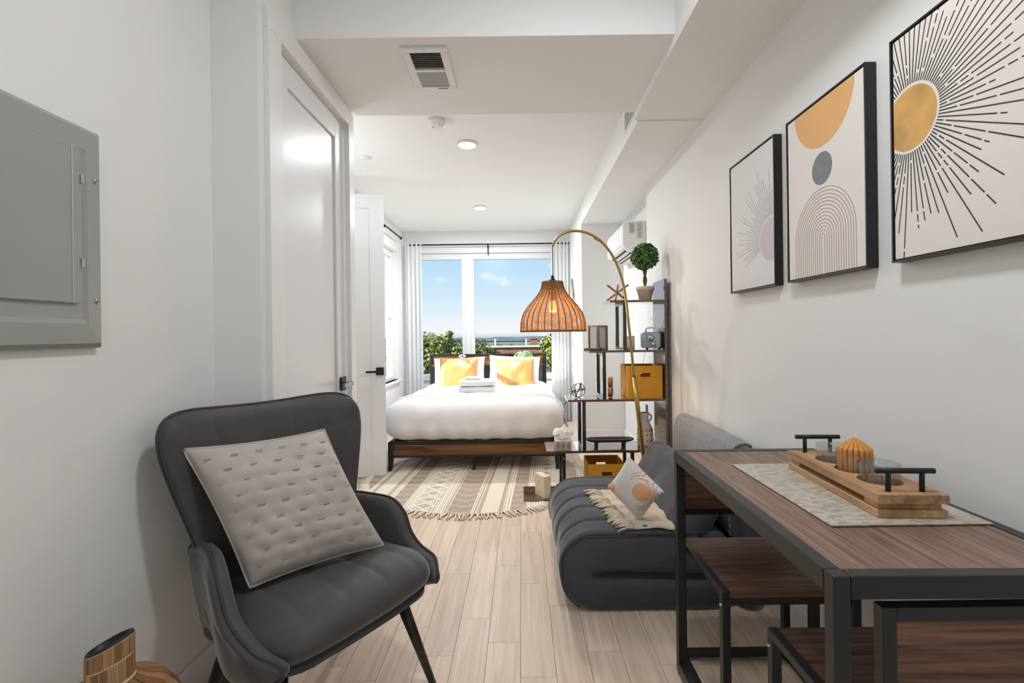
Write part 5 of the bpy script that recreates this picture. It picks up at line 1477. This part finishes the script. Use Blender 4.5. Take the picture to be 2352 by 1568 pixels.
def tree(label, base, blobs, nleaf, size, seed):
    t = thing('tree', label, 'tree', base)
    bs_ = Vector(base)
    top = Vector(blobs[0][0])
    obj('trunk', MB().tube([bs_, bs_.lerp(top, .5) + Vector((.1, 0, 0)), top], [.22, .14, .05], 8), M_bark, t, smooth=True)
    m = MB(); tot = sum(b_[1] ** 2 for b_ in blobs)
    for k, (c_, r_) in enumerate(blobs):
        m2 = leaf_mesh(int(nleaf * r_ * r_ / tot), lambda rnd: (lambda d: (Vector(c_) + d * r_ * (.45 + .58 * rnd.random()), d))(Vector((rnd.gauss(0, 1), rnd.gauss(0, 1), rnd.gauss(0, .85))).normalized()), size, seed + k)
        o_ = len(m.v); m.v += m2.v; m.f += [tuple(i + o_ for i in f) for f in m2.f]; m.m += m2.m
    obj('foliage', m, M_tl, t)
    for k, (c_, r_) in enumerate(blobs[1:3]): obj('branch', MB().tube([bs_.lerp(top, .55), Vector(c_)], [.07, .03], 6), M_bark, t)
TY_ = 14.
def tp_(u, v, Y=TY_): return tuple(atY(u, v, Y))
tree('leafy tree filling the left window pane', (tp_(985, 900)[0], TY_ + .6, -9), [(tp_(985, 832), .85), (tp_(1018, 802), .42), (tp_(968, 800), .36), (tp_(1060, 830), .62), (tp_(1092, 822), .55), (tp_(1118, 832), .45), (tp_(940, 850), .9), (tp_(1146, 838), .34), (tp_(1030, 862), .7), (tp_(1032, 770), .13)], 20000, .095, 20)
tree('leafy tree at the right edge of the big window', (tp_(1300, 900, 16)[0], 16.5, -9), [(tp_(1292, 812, 16), .72), (tp_(1262, 812, 16), .36), (tp_(1310, 790, 16), .7), (tp_(1258, 790, 16), .26)], 6500, .10, 60)
# distant wooded hills and ground
def hill(u, v):
    x = -700 + 1400 * u; y = 620 + 160 * v
    h_ = -9 + (5.2 + 1.8 * noise.noise(Vector((x * .006, 3, 0))) + 1.6 * noise.noise(Vector((x * .03, 1, 0))) + .9 * noise.noise(Vector((x * .12, v * 5, 0)))) * math.sin(PI * min(1, v * .5 + .02)) ** .6 
    return (x, y, h_ - 6 * (v > .95))
tag(obj('hills', MB().grid(hill, 300, 10), mat('hazed_woods', (84, 104, 104), .95, var=.3, vs=.05)), 'low wooded hills on the horizon', 'hill', kind='structure')  # blue-green distance haze is mixed into the woods colour
tag(obj('ground', MB().box((-900, 8, -9.6), (900, 900, -9.0)), mat('ground_green', (116, 122, 96), .95, var=.25, vs=.05)), 'distant green and grey ground outside', 'ground', kind='structure')
def grove(u, v):
    x = -60 + 140 * u; y = 90 + 30 * v
    return (x, y, -9 + (7.5 + 1.0 * noise.noise(Vector((x * .12, 2, 0))) + .5 * noise.noise(Vector((x * .6, v * 3, 0)))) * math.sin(PI * min(1, .04 + .5 * v)) ** .5)
tag(obj('far_grove', MB().grid(grove, 260, 14), mat('grove_green', (78, 96, 58), .95, var=.4, vs=.6)), 'band of green treetops below the hills', 'treetops', kind='stuff')
